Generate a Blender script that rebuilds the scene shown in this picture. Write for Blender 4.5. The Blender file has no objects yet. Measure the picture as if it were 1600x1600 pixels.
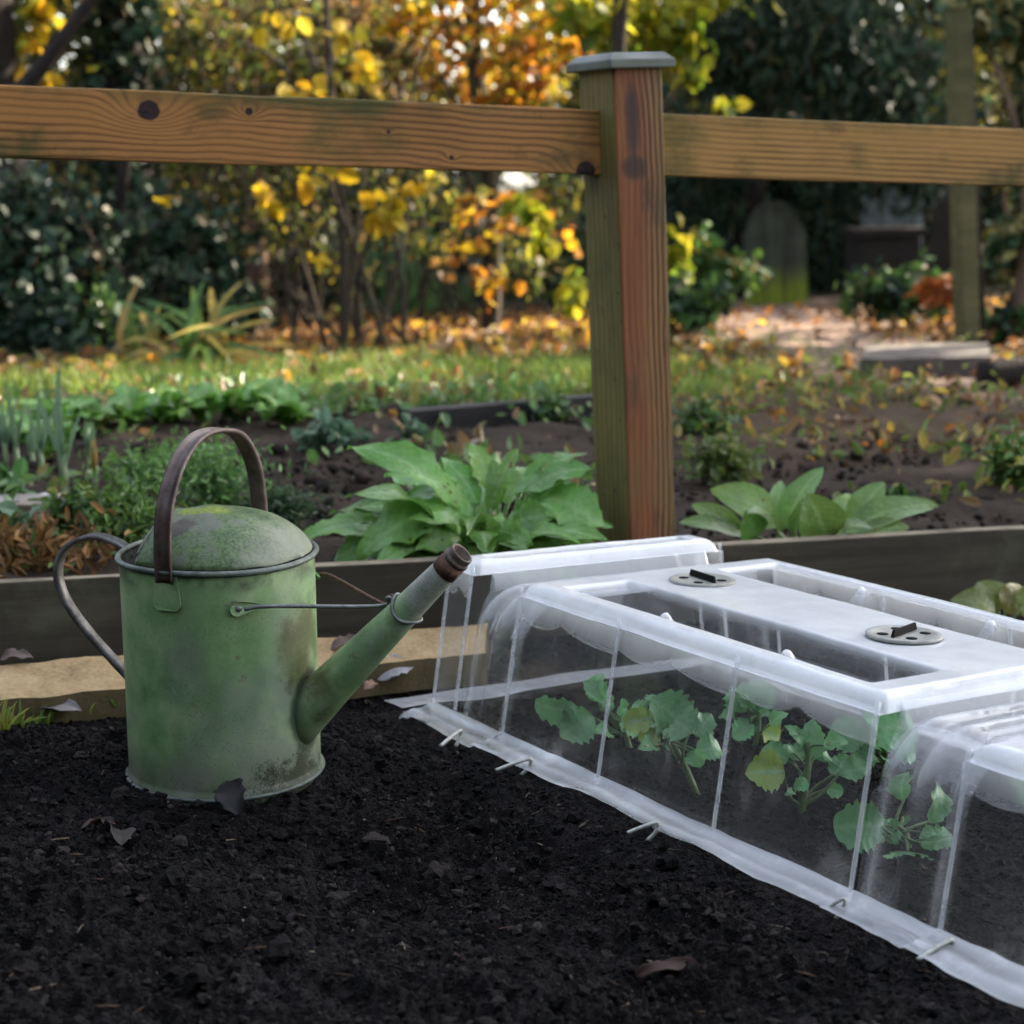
import bpy, math, random
import numpy as np
from mathutils import Vector, Matrix, noise as mn

random.seed(7); rng = np.random.default_rng(7)
S = bpy.context.scene
COL = S.collection
PI = math.pi
def rad(a): return math.radians(a)

# ------------------------------------------------------------------ camera
F_PX, PITCH, ROLL, CAMH = 2800.0, rad(11.25), rad(1.5), 0.74
Fv = np.array([0, math.cos(PITCH), -math.sin(PITCH)]); R0 = np.array([1.0, 0, 0]); U0 = np.array([0, math.sin(PITCH), math.cos(PITCH)])
Rv = R0*math.cos(ROLL) - U0*math.sin(ROLL); Uv = U0*math.cos(ROLL) + R0*math.sin(ROLL); Cv = np.array([0, 0, CAMH])
def at(px, py, d):
    return Cv + d*(Fv + (px-800)/F_PX*Rv + (800-py)/F_PX*Uv)

cam = bpy.data.cameras.new('camera'); co = bpy.data.objects.new('camera', cam); COL.objects.link(co)
m = Matrix.Identity(4)
for i in range(3):
    m[i][0] = Rv[i]; m[i][1] = Uv[i]; m[i][2] = -Fv[i]; m[i][3] = Cv[i]
co.matrix_world = m
cam.sensor_width = 36; cam.lens = 36*F_PX/1600; cam.clip_end = 400; cam.clip_start = 0.05
cam.dof.use_dof = True; cam.dof.focus_distance = 1.95; cam.dof.aperture_fstop = 6.0
S.camera = co
S.render.resolution_x = S.render.resolution_y = 1024

# ------------------------------------------------------------------ noise
def _h(ix, iy, iz, s):
    n = (ix.astype(np.int64)*374761393 + iy.astype(np.int64)*668265263 + iz.astype(np.int64)*2147483647 + s*1274126177) & 0xffffffff
    n = ((n ^ (n >> 13))*1274126177) & 0xffffffff
    n = ((n ^ (n >> 16))*2246822519) & 0xffffffff
    return ((n ^ (n >> 15)) & 0xffff)/65535.0
def vn(x, y, z=None, s=0):
    x = np.asarray(x, float); y = np.asarray(y, float); z = np.zeros_like(x) if z is None else np.asarray(z, float)
    fx, fy, fz = np.floor(x), np.floor(y), np.floor(z); u, v, w = x-fx, y-fy, z-fz
    u = u*u*u*(u*(u*6-15)+10); v = v*v*v*(v*(v*6-15)+10); w = w*w*w*(w*(w*6-15)+10)
    r = 0
    for a in (0, 1):
        for b in (0, 1):
            for c in (0, 1):
                r = r + _h(fx+a, fy+b, fz+c, s)*(u if a else 1-u)*(v if b else 1-v)*(w if c else 1-w)
    return r*2-1
def fbm(x, y, sc, oct=4, s=0, gain=.5):
    r = 0; a = 1; t = 0
    for k in range(oct):
        ca, sa = math.cos(k*1.1), math.sin(k*1.1)
        r = r + a*vn((x*ca-y*sa)*sc, (x*sa+y*ca)*sc, None, s+k*17); t += a; a *= gain; sc *= 2.03
    return r/t
def sst(a, b, x):
    t = np.clip((x-a)/(b-a), 0, 1); return t*t*(3-2*t)

# ------------------------------------------------------------------ node helpers
class E:
    def __init__(s, nt, o): s.nt, s.o = nt, o
    def m(s, op, b=None, c=None):
        n = s.nt.nodes.new('ShaderNodeMath'); n.operation = op
        for k, v in enumerate((s, b, c)):
            if v is None: continue
            if isinstance(v, E): s.nt.links.new(v.o, n.inputs[k])
            else: n.inputs[k].default_value = float(v)
        return E(s.nt, n.outputs[0])
    def __add__(s, b): return s.m('ADD', b)
    __radd__ = __add__
    def __mul__(s, b): return s.m('MULTIPLY', b)
    __rmul__ = __mul__
    def __sub__(s, b): return s.m('SUBTRACT', b)
    def __rsub__(s, b): return (s*-1)+b
    def __truediv__(s, b): return s.m('DIVIDE', b)
    def __pow__(s, b): return s.m('POWER', b)
    def clamp(s): return s.m('MAXIMUM', 0.0).m('MINIMUM', 1.0)
    def step(s, a, b):
        n = s.nt.nodes.new('ShaderNodeMapRange'); n.interpolation_type = 'SMOOTHSTEP'
        s.nt.links.new(s.o, n.inputs['Value']); n.inputs['From Min'].default_value = a; n.inputs['From Max'].default_value = b
        return E(s.nt, n.outputs[0])
class Mat:
    def __init__(s, name):
        s.mat = bpy.data.materials.new(name); s.mat.use_nodes = True; s.nt = s.mat.node_tree; s.nt.nodes.clear()
        s.out = s.nt.nodes.new('ShaderNodeOutputMaterial')
    def node(s, t): return s.nt.nodes.new(t)
    def L(s, a, b): s.nt.links.new(a.o if isinstance(a, E) else a, b)
    def obj(s):
        n = s.node('ShaderNodeTexCoord'); return n.outputs['Object']
    def xyz(s, v=None):
        n = s.node('ShaderNodeSeparateXYZ'); s.L(v or s.obj(), n.inputs[0]); return [E(s.nt, o) for o in n.outputs]
    def vec(s, x, y, z):
        n = s.node('ShaderNodeCombineXYZ')
        for k, v in enumerate((x, y, z)):
            if isinstance(v, E): s.L(v, n.inputs[k])
            else: n.inputs[k].default_value = v
        return n.outputs[0]
    def noise(s, scale, detail=4, rough=.55, vec=None, dist=0):
        n = s.node('ShaderNodeTexNoise'); s.L(vec or s.obj(), n.inputs['Vector'])
        n.inputs['Scale'].default_value = scale; n.inputs['Detail'].default_value = detail; n.inputs['Roughness'].default_value = rough; n.inputs['Distortion'].default_value = dist
        return E(s.nt, n.outputs['Fac'])
    def voro(s, scale, vec=None):
        n = s.node('ShaderNodeTexVoronoi'); s.L(vec or s.obj(), n.inputs['Vector']); n.inputs['Scale'].default_value = scale
        return E(s.nt, n.outputs['Distance'])
    def mix(s, f, a, b):
        n = s.node('ShaderNodeMix'); n.data_type = 'RGBA'
        if isinstance(f, E): s.L(f, n.inputs[0])
        else: n.inputs[0].default_value = f
        for k, v in ((6, a), (7, b)):
            if isinstance(v, tuple): n.inputs[k].default_value = (*v, 1)
            else: s.L(v, n.inputs[k])
        return n.outputs[2]
    def ramp(s, f, stops):
        n = s.node('ShaderNodeValToRGB'); s.L(f, n.inputs[0]); e = n.color_ramp.elements
        while len(e) < len(stops): e.new(.5)
        for k, (p, c) in enumerate(stops): e[k].position = p; e[k].color = (*c, 1)
        return n.outputs[0]
    def attr(s, name):
        n = s.node('ShaderNodeAttribute'); n.attribute_name = name; return n
    def bump(s, h, strength, dist):
        n = s.node('ShaderNodeBump'); s.L(h, n.inputs['Height']); n.inputs['Strength'].default_value = strength; n.inputs['Distance'].default_value = dist; return n.outputs[0]
    def pbr(s, col, rough=.7, metal=0, bump=None, spec=.5):
        b = s.node('ShaderNodeBsdfPrincipled')
        if isinstance(col, tuple): b.inputs['Base Color'].default_value = (*col, 1)
        else: s.L(col, b.inputs['Base Color'])
        for nm, v in (('Roughness', rough), ('Metallic', metal), ('Specular IOR Level', spec)):
            if isinstance(v, E): s.L(v, b.inputs[nm])
            else: b.inputs[nm].default_value = v
        if bump is not None: s.L(bump, b.inputs['Normal'])
        s.L(b.outputs[0], s.out.inputs[0]); return s.mat

# ------------------------------------------------------------------ mesh helpers
class MB:
    def __init__(s): s.v = []; s.f = []; s.c = []; s.n = 0
    def add(s, v, f, c=(1, 1, 1)):
        v = np.asarray(v, float).reshape(-1, 3); c = np.asarray(c, float)
        if c.ndim == 1: c = np.tile(c, (len(v), 1))
        s.v.append(v); s.c.append(c); s.f += [tuple(k+s.n for k in q) for q in f]; s.n += len(v)
    def grid(s, P, c=(1, 1, 1), closed=False):
        P = np.asarray(P, float); a, b = P.shape[:2]
        f = [(i*b+j, (i+1)*b+j, (i+1)*b+(j+1) % b, i*b+(j+1) % b) for i in range(a-1) for j in range(b if closed else b-1)]
        c = np.asarray(c, float)
        s.add(P.reshape(-1, 3), f, c.reshape(-1, 3) if c.ndim == 3 else c)
    def tube(s, pts, r, n=8, c=(1, 1, 1), cap=True, sq=1.0):
        pts = np.asarray(pts, float); r = np.full(len(pts), r) if np.isscalar(r) else np.asarray(r, float)
        T = np.gradient(pts, axis=0); T /= np.linalg.norm(T, axis=1)[:, None]+1e-12
        up = np.array([0, 0, 1.0]) if abs(T[0][2]) < .9 else np.array([1.0, 0, 0])
        N = np.cross(T[0], up); N /= np.linalg.norm(N); rows = []
        ang = np.linspace(0, 2*PI, n, endpoint=False)
        for k in range(len(pts)):
            N = N - T[k]*(N@T[k]); N /= np.linalg.norm(N); B = np.cross(T[k], N)
            rows.append(pts[k] + r[k]*(np.cos(ang)[:, None]*N + sq*np.sin(ang)[:, None]*B))
        b0 = s.n; s.grid(np.array(rows), c, True)
        if cap:
            s.f.append(tuple(b0+k for k in range(n))); e = b0+(len(pts)-1)*n; s.f.append(tuple(e+k for k in reversed(range(n))))
    def box(s, x0, x1, y0, y1, z0, z1, c=(1, 1, 1)):
        v = [(x, y, z) for x in (x0, x1) for y in (y0, y1) for z in (z0, z1)]
        s.add(v, [(0, 1, 3, 2), (4, 6, 7, 5), (0, 4, 5, 1), (2, 3, 7, 6), (0, 2, 6, 4), (1, 5, 7, 3)], c)
    def build(s, name, mat, parent=None, smooth=True, milk=None, mats=None):
        me = bpy.data.meshes.new(name)
        V = np.concatenate(s.v) if s.v else np.zeros((0, 3))
        me.from_pydata(V.tolist(), [], s.f)
        C = np.concatenate(s.c); C = np.concatenate([C, np.ones((len(C), 1))], 1)
        a = me.color_attributes.new('Col', 'FLOAT_COLOR', 'POINT'); a.data.foreach_set('color', C.ravel().astype(np.float32))
        if milk is not None:
            b = me.attributes.new('milk', 'FLOAT', 'POINT'); b.data.foreach_set('value', np.asarray(milk, np.float32).ravel())
        for q in (mat if isinstance(mat, (list, tuple)) else [mat]): me.materials.append(q)
        me.polygons.foreach_set('use_smooth', np.full(len(me.polygons), smooth)); me.update()
        o = bpy.data.objects.new(name, me); COL.objects.link(o)
        if parent is not None: o.parent = parent
        return o
def fastmesh(name, V, Fq, C, mat, parent=None, smooth=False):
    """V (n,3), Fq (m,k) faces of equal size, C (n,3)"""
    me = bpy.data.meshes.new(name); n, (mq, k) = len(V), Fq.shape
    me.vertices.add(n); me.vertices.foreach_set('co', V.astype(np.float32).ravel())
    me.loops.add(mq*k); me.loops.foreach_set('vertex_index', Fq.astype(np.int32).ravel())
    me.polygons.add(mq); me.polygons.foreach_set('loop_start', np.arange(0, mq*k, k, dtype=np.int32))
    me.update(calc_edges=True)
    if C is not None:
        a = me.color_attributes.new('Col', 'FLOAT_COLOR', 'POINT'); a.data.foreach_set('color', np.concatenate([C, np.ones((n, 1))], 1).astype(np.float32).ravel())
    me.materials.append(mat); me.polygons.foreach_set('use_smooth', np.full(mq, smooth)); me.update(); me.validate()
    o = bpy.data.objects.new(name, me); COL.objects.link(o)
    if parent is not None: o.parent = parent
    return o
def bevel(o, w, seg=2):
    b = o.modifiers.new('bevel', 'BEVEL'); b.width = w; b.segments = seg; b.limit_method = 'ANGLE'; return o
def tag(o, label=None, cat=None, group=None, kind=None):
    for k, v in (('label', label), ('category', cat), ('group', group), ('kind', kind)):
        if v: o[k] = v
    return o
def thing(name, label, cat, loc=(0, 0, 0), group=None, rz=0):
    o = bpy.data.objects.new(name, None); o.empty_display_size = .05; COL.objects.link(o); o.location = [float(q) for q in loc]; o.rotation_euler = (0, 0, rz)
    return tag(o, label, cat, group)
def bez(pts, n):
    """Catmull-Rom through pts"""
    P = np.asarray(pts, float); P = np.vstack([2*P[0]-P[1], P, 2*P[-1]-P[-2]]); k = len(P)-3
    out = []
    for t in np.linspace(0, k-1e-6, n):
        i = int(t); u = t-i; a, b, c, d = P[i:i+4]
        out.append(.5*((2*b)+(c-a)*u+(2*a-5*b+4*c-d)*u*u+(3*b-a-3*c+d)*u**3))
    return np.array(out)

# ------------------------------------------------------------------ terrain height
def board_y(x): return 2.69 + (x-.184)*.3767          # front face of the long bed board
def zsoil(x, y):
    p = .012 - .0406*(x+.02) - .0424*(y-2.134)
    t = sst(2.42, 2.66, y - (board_y(x)-2.69)); zb = .045-.056*x
    return p*(1-t) + np.minimum(zb, p+.06)*t
def zback(x, y):
    xs = np.clip(x, -1.6, 1.6)
    z = (.098-.05*xs)*(1-sst(4.4, 5.4, y)) + (.055-.01*xs)*sst(4.4, 5.4, y)
    z = z - .05*sst(5.0, 6.5, y) - np.maximum(0, y-6.6)*.055*np.clip(1-(y-13)/60, .2, 1)
    return z
def zg(x, y): return np.where(y < board_y(x)+.02, zsoil(x, y), zback(x, y))
def gnd(px, py):
    """the point of the terrain a pixel of the photo shows"""
    lo, hi = 1.0, 30.0
    for d in np.linspace(1.2, 30, 2000):
        p = at(px, py, d)
        if p[2] < zg(p[0], p[1]): break
    return p

# ------------------------------------------------------------------ materials
def leaf_mat(name, trans=.45, rough=.4, spec=.35, bump=False):
    M = Mat(name); c = M.attr('Col').outputs['Color']
    nz = M.noise(40, 3)
    c2 = M.mix(nz.step(.35, .75)*.5, c, M.mix(.45, c, (.02, .03, .01)))
    b = M.node('ShaderNodeBsdfPrincipled'); M.L(c2, b.inputs['Base Color']); b.inputs['Roughness'].default_value = rough; b.inputs['Specular IOR Level'].default_value = spec
    if bump: M.L(M.bump(M.noise(55, 4, .6)+M.voro(110)*.4, .45, .006), b.inputs['Normal'])
    t = M.node('ShaderNodeBsdfTranslucent'); M.L(c2, t.inputs['Color'])
    x = M.node('ShaderNodeMixShader'); x.inputs[0].default_value = trans; M.L(b.outputs[0], x.inputs[1]); M.L(t.outputs[0], x.inputs[2])
    if bump:
        gate = M.noise(16, 2).step(.54, .62); v_ = M.voro(70)
        hole = v_.step(.20, .17)*gate; y_ = (v_.step(.34, .2)*gate + M.noise(30, 4, .7).step(.66, .72)*.6).clamp()
        c3 = M.mix(y_*.75, c2, (.24, .2, .04)); M.L(c3, b.inputs['Base Color']); M.L(c3, t.inputs['Color'])
        tp = M.node('ShaderNodeBsdfTransparent'); xx = M.node('ShaderNodeMixShader'); M.L(hole.step(.5, .6), xx.inputs[0]); M.L(x.outputs[0], xx.inputs[1]); M.L(tp.outputs[0], xx.inputs[2]); x = xx
    M.L(x.outputs[0], M.out.inputs[0]); return M.mat
LEAF = leaf_mat('leaf'); AUTUMN = leaf_mat('autumn_leaf', .6, .45, .3); IVY = leaf_mat('ivy_leaf', .2, .5, .2); VEG = leaf_mat('vegetable_leaf', .35, .33, .55, True)
DEAD = leaf_mat('dead_leaf', .15, .6, .3); GRASS = leaf_mat('grass_blade', .4, .5, .3)

def soil_mat():
    M = Mat('dark_soil'); n1 = M.noise(9, 5); n2 = M.noise(160, 4, .7); v = M.voro(420)
    c = M.ramp(n1*.4+n2*.6, [(.32, (.0007, .0005, .0006)), (.48, (.0030, .0023, .0024)), (.60, (.0095, .0076, .0076)), (.74, (.027, .022, .0215))])
    sp = M.voro(330).step(.11, .04)*M.noise(60, 2).step(.55, .7)
    c = M.mix(sp*.7, c, (.15, .11, .09)); c = M.mix(M.noise(7, 4, .6).step(.52, .7)*.5, c, (.014, .0115, .0125))
    return M.pbr(c, .85, bump=M.bump(n2*.7+v*.5+M.noise(700, 2)*.3, .9, .004), spec=.12)
SOIL = soil_mat()
def clod_mat():
    M = Mat('soil_clod'); c = M.attr('Col').outputs['Color']; n = M.noise(300, 4, .7)
    return M.pbr(M.mix(n.step(.3, .7)*.6, c, M.mix(.7, c, (.001, .001, .001))), .85, bump=M.bump(n, .9, .003), spec=.12)
CLOD = clod_mat()
def earth_mat():
    M = Mat('earth'); c = M.attr('Col').outputs['Color']; n = M.noise(30, 6, .7)
    return M.pbr(M.mix(n.step(.35, .7)*.6, c, M.mix(.6, c, (.012, .01, .008))), .9, bump=M.bump(n, .8, .03), spec=.2)
EARTH = earth_mat()
def bark_mat(name, a, b, moss=None):
    M = Mat(name); x, y, z = M.xyz(); n = M.noise(18, 6, .65, M.vec(x, y, z*.18)); c = M.ramp(n, [(.35, a), (.65, b)])
    if moss: c = M.mix(M.noise(4, 4).step(.5, .65)*.7, c, moss)
    return M.pbr(c, .9, bump=M.bump(n, .9, .02), spec=.2)
BARK = bark_mat('bark', (.018, .013, .01), (.06, .045, .032), (.03, .04, .015)); BARKP = bark_mat('pale_bark', (.07, .045, .03), (.17, .11, .075)); BARKD = bark_mat('dark_bark', (.006, .005, .005), (.025, .018, .015))

def rail_mat(name, knots, base=((.05, .02, .007), (.33, .15, .043)), wob=1.0, freq=620, green=.85):
    """long-grain timber: x along the rail, z across; knots = (x, z, radius)"""
    M = Mat(name); x, y, z = M.xyz()
    ph = z*freq + x*9 + (M.noise(2.2, 3, .5, M.vec(x, y*.2, z*.6))-.5)*34*wob + (M.noise(8, 2, .5, M.vec(x, y, z*1.5))-.5)*9*wob
    dark = None
    for (kx, kz, kr, amp) in knots:
        dx = (x-kx); dz = (z-kz); r2 = dx*dx/(kr*kr*9) + dz*dz/(kr*kr*3.2)
        ph = ph + (r2*-1).m('EXPONENT')*amp
        rr = (dx*dx + dz*dz*1.1).m('SQRT') + (M.noise(60, 2)-.5)*kr*.35
        dd = rr.step(kr*1.02, kr*.82); dark = dd if dark is None else dark.m('MAXIMUM', dd)
    g = (ph.m('SINE')*.5+.5)
    vis = M.noise(3.5, 3, .5, M.vec(x*.7, y, z*2.5)).step(.3, .62)
    g = 1 - (1-g)**2.2*(vis*.42+.16) - M.noise(150, 4, .7, M.vec(x*.05, y, z))*.30
    c = M.ramp(g, [(.12, base[0]), (.5, tuple(.6*b+.4*a for a, b in zip(*base))), (.88, base[1])])
    c = M.mix(M.noise(14, 5, .7, M.vec(x*.5, y, z)).step(.55, .7)*.45, c, (.03, .022, .009))
    c = M.mix(M.noise(5, 4, .6, M.vec(x*.6, y, z)).step(.48, .72)*.55, c, M.mix(.5, c, (.02, .014, .008)))
    gm = M.noise(4.5, 5, .65, M.vec(x*.8, y, z*1.2)).step(.5, .68)
    gm = (gm*green + z.step(.02, .055)*M.noise(9, 3, .6).step(.35, .6)*green*.9).clamp()
    c = M.mix(gm*.75, c, (.04, .056, .012))
    crk = M.noise(1.0, 3, .6, M.vec(x*2.2, y, z*150)).step(.66, .71)*M.noise(3, 2).step(.4, .6); c = M.mix(crk*.75, c, (.012, .008, .004))
    if dark is not None: c = M.mix(dark, c, M.ramp(M.noise(70, 3), [(.35, (.008, .004, .004)), (.7, (.035, .015, .016))]))
    c = M.mix(M.noise(260, 2, .5).step(.66, .74)*.6, c, (.02, .018, .008))
    return M.pbr(c, .75, bump=M.bump(g, .35, .002), spec=.3)
def post_mat(name, cols, red=False):
    M = Mat(name); x, y, z = M.xyz(); s = x+y
    n0 = M.noise(2.4, 3, .5, M.vec(x*2, y*2, z*.8))
    ph = s*(560 if red else 480) + (n0-.5)*(30 if red else 12) + (M.noise(9, 3, .5, M.vec(x*3, y*3, z))-.5)*5
    fib = M.noise(110, 4, .7, M.vec(x, y, z*.04)); ln = (1-(ph.m('SINE')*.5+.5))**2.0
    g = 1 - ln*((x.step(-.012, .02)*.5+.12) if red else .22) - fib*.45
    c = M.ramp(g, [(.2, cols[0]), (.5, cols[1]), (.85, cols[2])])
    if red:
        wr = (M.noise(3.5, 4, .55, M.vec(x*2, y*2, z*.9))*.5 + (x*-9.0)).step(.02, .34)
        c = M.mix(wr*.85, c, M.ramp(g, [(.25, (.026, .009, .004)), (.7, (.115, .030, .007)), (.9, (.18, .058, .014))]))
        st_ = (M.noise(3.2, 4, .6, M.vec(x*5, y*5, z*.7))*1.0 + (x+.022)*(x+.022)*-900).step(.5, .62); c = M.mix(st_*.75, c, (.24, .06, .016))
        kn = ((z-.79)*(z-.79)*85+(x+.014)*(x+.014)*1500 + M.noise(14, 4)*.7).step(.85, .35); c = M.mix(kn*.9, c, (.018, .009, .010))
        k2 = ((z-.715)*(z-.715)*900+(x+.012)*(x+.012)*500 + M.noise(20, 4)*.7).step(.8, .4); c = M.mix(k2*.8, c, (.014, .007, .008))
        c = M.mix((M.noise(5, 5, .65, M.vec(x*4, y*4, z)).step(.52, .66))*.6, c, (.03, .013, .009))
        c = M.mix(z.step(.55, .1)*M.noise(9, 4).step(.38, .62)*.55, c, (.085, .06, .02))
        c = M.mix(x.step(.02, .046)*M.noise(7, 4, .6, M.vec(x, y, z*.5)).step(.35, .6)*.55, c, (.07, .062, .018))
    else:
        c = M.mix(M.noise(6, 5, .65, M.vec(x*2, y*2, z*.5)).step(.5, .66)*.55, c, (.035, .027, .012))
        c = M.mix(M.noise(4, 4, .6, M.vec(x*2, y*2, z)).step(.4, .62)*.5, c, (.085, .075, .02))
        c = M.mix(M.noise(60, 3).step(.66, .73)*.6, c, (.02, .018, .01))
    crk = M.noise(1.0, 3, .6, M.vec(s*150, 0.0, z*2.2)).step(.66, .71)*M.noise(3, 2).step(.4, .6); c = M.mix(crk*.8, c, (.012, .008, .005))
    return M.pbr(c, .7, bump=M.bump(g, .5, .002), spec=.3)
def board_mat(name, a, b, lich=(.075, .08, .055)):
    M = Mat(name); x, y, z = M.xyz()
    g = M.noise(30, 6, .7, M.vec(x*.07, y*.5, z)); c = M.ramp(g, [(.3, a), (.7, b)])
    c = M.mix(M.noise(7, 5, .7).step(.5, .7)*.55, c, lich)
    c = M.mix(M.noise(3, 3).step(.4, .62)*.5, c, a)
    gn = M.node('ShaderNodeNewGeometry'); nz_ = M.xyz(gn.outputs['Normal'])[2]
    c = M.mix(nz_.step(.5, .9)*M.noise(12, 4).step(.25, .6)*.8, c, tuple(min(.3, 3.2*q) for q in b))     # lighter colour on upward faces
    return M.pbr(c, .85, bump=M.bump(g, .6, .003), spec=.2)
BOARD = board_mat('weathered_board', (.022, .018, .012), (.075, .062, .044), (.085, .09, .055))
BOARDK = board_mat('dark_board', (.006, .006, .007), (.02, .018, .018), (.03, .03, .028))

# ------------------------------------------------------------------ sky, sun
SUN_AZ, SUN_EL = rad(58), rad(30)      # azimuth from +Y towards +X
sd = Vector((math.sin(SUN_AZ)*math.cos(SUN_EL), math.cos(SUN_AZ)*math.cos(SUN_EL), math.sin(SUN_EL)))
w = bpy.data.worlds.new('World'); S.world = w; w.use_nodes = True; nt = w.node_tree; nt.nodes.clear()
sk = nt.nodes.new('ShaderNodeTexSky'); sk.sky_type = 'NISHITA'; sk.sun_disc = False; sk.sun_elevation = SUN_EL; sk.sun_rotation = SUN_AZ; sk.air_density = 1.0; sk.dust_density = 2.0; sk.ozone_density = 1.5
bg = nt.nodes.new('ShaderNodeBackground'); bg.inputs[1].default_value = .12; wo = nt.nodes.new('ShaderNodeOutputWorld')
hs_n = nt.nodes.new('ShaderNodeHueSaturation'); hs_n.inputs['Saturation'].default_value = .5
nt.links.new(sk.outputs[0], hs_n.inputs['Color']); nt.links.new(hs_n.outputs[0], bg.inputs[0]); nt.links.new(bg.outputs[0], wo.inputs[0])
sl = bpy.data.lights.new('sun', 'SUN'); sl.energy = 4.6; sl.angle = rad(.55); sl.color = (1, .86, .66)
so = bpy.data.objects.new('sun', sl); COL.objects.link(so); so.rotation_euler = sd.to_track_quat('Z', 'Y').to_euler(); so.location = (4, 4, 6)
S.view_settings.view_transform = 'Standard'; S.view_settings.look = 'None'; S.view_settings.gamma = 1; S.view_settings.exposure = 2.7
S.cycles.max_bounces = 10; S.cycles.transparent_max_bounces = 32; S.cycles.diffuse_bounces = 3; S.cycles.glossy_bounces = 3; S.cycles.transmission_bounces = 4
S.cycles.use_denoising = True; S.cycles.sample_clamp_indirect = 6; S.cycles.caustics_reflective = False; S.cycles.caustics_refractive = False

# ------------------------------------------------------------------ soil of the front bed
def soil_surface():
    xs = np.concatenate([np.arange(-1.3, -.75, .008), np.arange(-.75, .75, .0026), np.arange(.75, 1.75, .008), np.arange(1.75, 2.8, .014)])
    ys = np.concatenate([np.arange(.8, 1.3, .008), np.arange(1.3, 2.0, .0024), np.arange(2.0, 2.75, .003), np.arange(2.75, 3.8, .010)])
    X, Y = np.meshgrid(xs, ys, indexing='ij')
    return X, Y
CL_O = np.array([-.0197, 2.1341, .02]); CL_A = np.array([.53111807, -.84717535, .01440555]); CL_B = np.array([.84632341, .52961544, -.0569576]); CL_C = np.array([.04062367, .04244296, .99827266])
CL_L, CL_H, CL_I, CL_W, CL_G = .6311, .2040, .0283, .3943, .1100
def soil_z(X, Y):
    Z = zsoil(X, Y)
    la = (X-CL_O[0])*CL_A[0] + (Y-CL_O[1])*CL_A[1]; lb = (X-CL_O[0])*CL_B[0] + (Y-CL_O[1])*CL_B[1]
    k = sst(-.14, -.085, lb)*(1-sst(.50, .55, lb))*sst(-.44, -.34, la)          # calm below the cloche's skirt
    rough = .25 + .75*(1-k)
    can = np.hypot(X+.3506, Y-2.048); kc = sst(.118, .20, can)
    Z = Z + .026*fbm(X, Y, 3.0, 2, 3)*(.10+.90*(1-k))*(.12+.88*kc)
    Z = Z - .030*np.exp(-((X+.16)/.16)**2-((Y-1.72)/.13)**2)*(1-k) + .016*np.exp(-((X+.02)/.10)**2-((Y-1.86)/.08)**2)*(1-k) + .014*np.exp(-((X-.2)/.10)**2-((Y-1.60)/.08)**2)*(1-k) + .018*np.exp(-((X+.34)/.12)**2-((Y-1.62)/.05)**2)
    big = fbm(X, Y, 13, 3, 11); Z = Z + (.012*big + .012*np.maximum(0, fbm(X, Y, 30, 2, 19)-.05))*rough*(.5+.5*kc)
    mid = 1-np.abs(fbm(X, Y, 48, 3, 23)); Z = Z + .017*(mid-.75)*rough
    lum = np.clip(fbm(X, Y, 8, 2, 37)*1.6+.55, .15, 1)
    Z = Z + (.0075*fbm(X, Y, 105, 2, 31) + .0065*np.abs(vn(X*180, Y*180, None, 33)) + .0032*vn(X*330, Y*330, None, 35))*(.4+.6*rough)*(.5+.5*lum)*(.25+.75*kc)
    by = board_y(X)-Y; ks = (1-sst(.16, .26, by))
    Z = Z - .003*(1-kc) + .008*np.exp(-((can-.15)/.018)**2)*np.clip(.45+fbm(X, Y, 9, 2, 39)*2.4, 0, 1)
    Z = Z*(1-ks) + (zsoil(X, Y)-.016+.004*fbm(X, Y, 40, 3, 77))*ks
    Z = Z - .012*k*(1-sst(-.05, .02, la))
    edge = np.exp(-((lb+.062)/.022)**2)*sst(-.1, .0, la); Z = Z + edge*.004
    return Z
X, Y = soil_surface(); Z = soil_z(X, Y)
Z = np.where(Y > board_y(X)+.02, zsoil(X, Y)-.03, Z)
na, nb = X.shape; idx = np.arange(na*nb).reshape(na, nb)
Fq = np.stack([idx[:-1, :-1], idx[1:, :-1], idx[1:, 1:], idx[:-1, 1:]], -1).reshape(-1, 4)
keep = (Y[:-1, :-1] < board_y(X[:-1, :-1])+.03).ravel(); Fq = Fq[keep]
tag(fastmesh('soil', np.stack([X, Y, Z], -1).reshape(-1, 3), Fq, None, SOIL, None, True), kind='structure')

def ico():
    t = (1+5**.5)/2; v = np.array([(-1, t, 0), (1, t, 0), (-1, -t, 0), (1, -t, 0), (0, -1, t), (0, 1, t), (0, -1, -t), (0, 1, -t), (t, 0, -1), (t, 0, 1), (-t, 0, -1), (-t, 0, 1)], float); v /= np.linalg.norm(v[0])
    f = np.array([(0, 11, 5), (0, 5, 1), (0, 1, 7), (0, 7, 10), (0, 10, 11), (1, 5, 9), (5, 11, 4), (11, 10, 2), (10, 7, 6), (7, 1, 8), (3, 9, 4), (3, 4, 2), (3, 2, 6), (3, 6, 8), (3, 8, 9), (4, 9, 5), (2, 4, 11), (6, 2, 10), (8, 6, 7), (9, 8, 1)]); return v, f
def ico2():
    v, f = ico(); v = v.tolist(); c = {}; nf = []
    def mid(a, b):
        k = (min(a, b), max(a, b))
        if k not in c:
            p = np.array(v[a])+np.array(v[b]); v.append((p/np.linalg.norm(p)).tolist()); c[k] = len(v)-1
        return c[k]
    for a, b, d in f:
        x, y, z = mid(a, b), mid(b, d), mid(d, a); nf += [(a, x, z), (b, y, x), (d, z, y), (x, y, z)]
    return np.array(v), np.array(nf)
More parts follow.
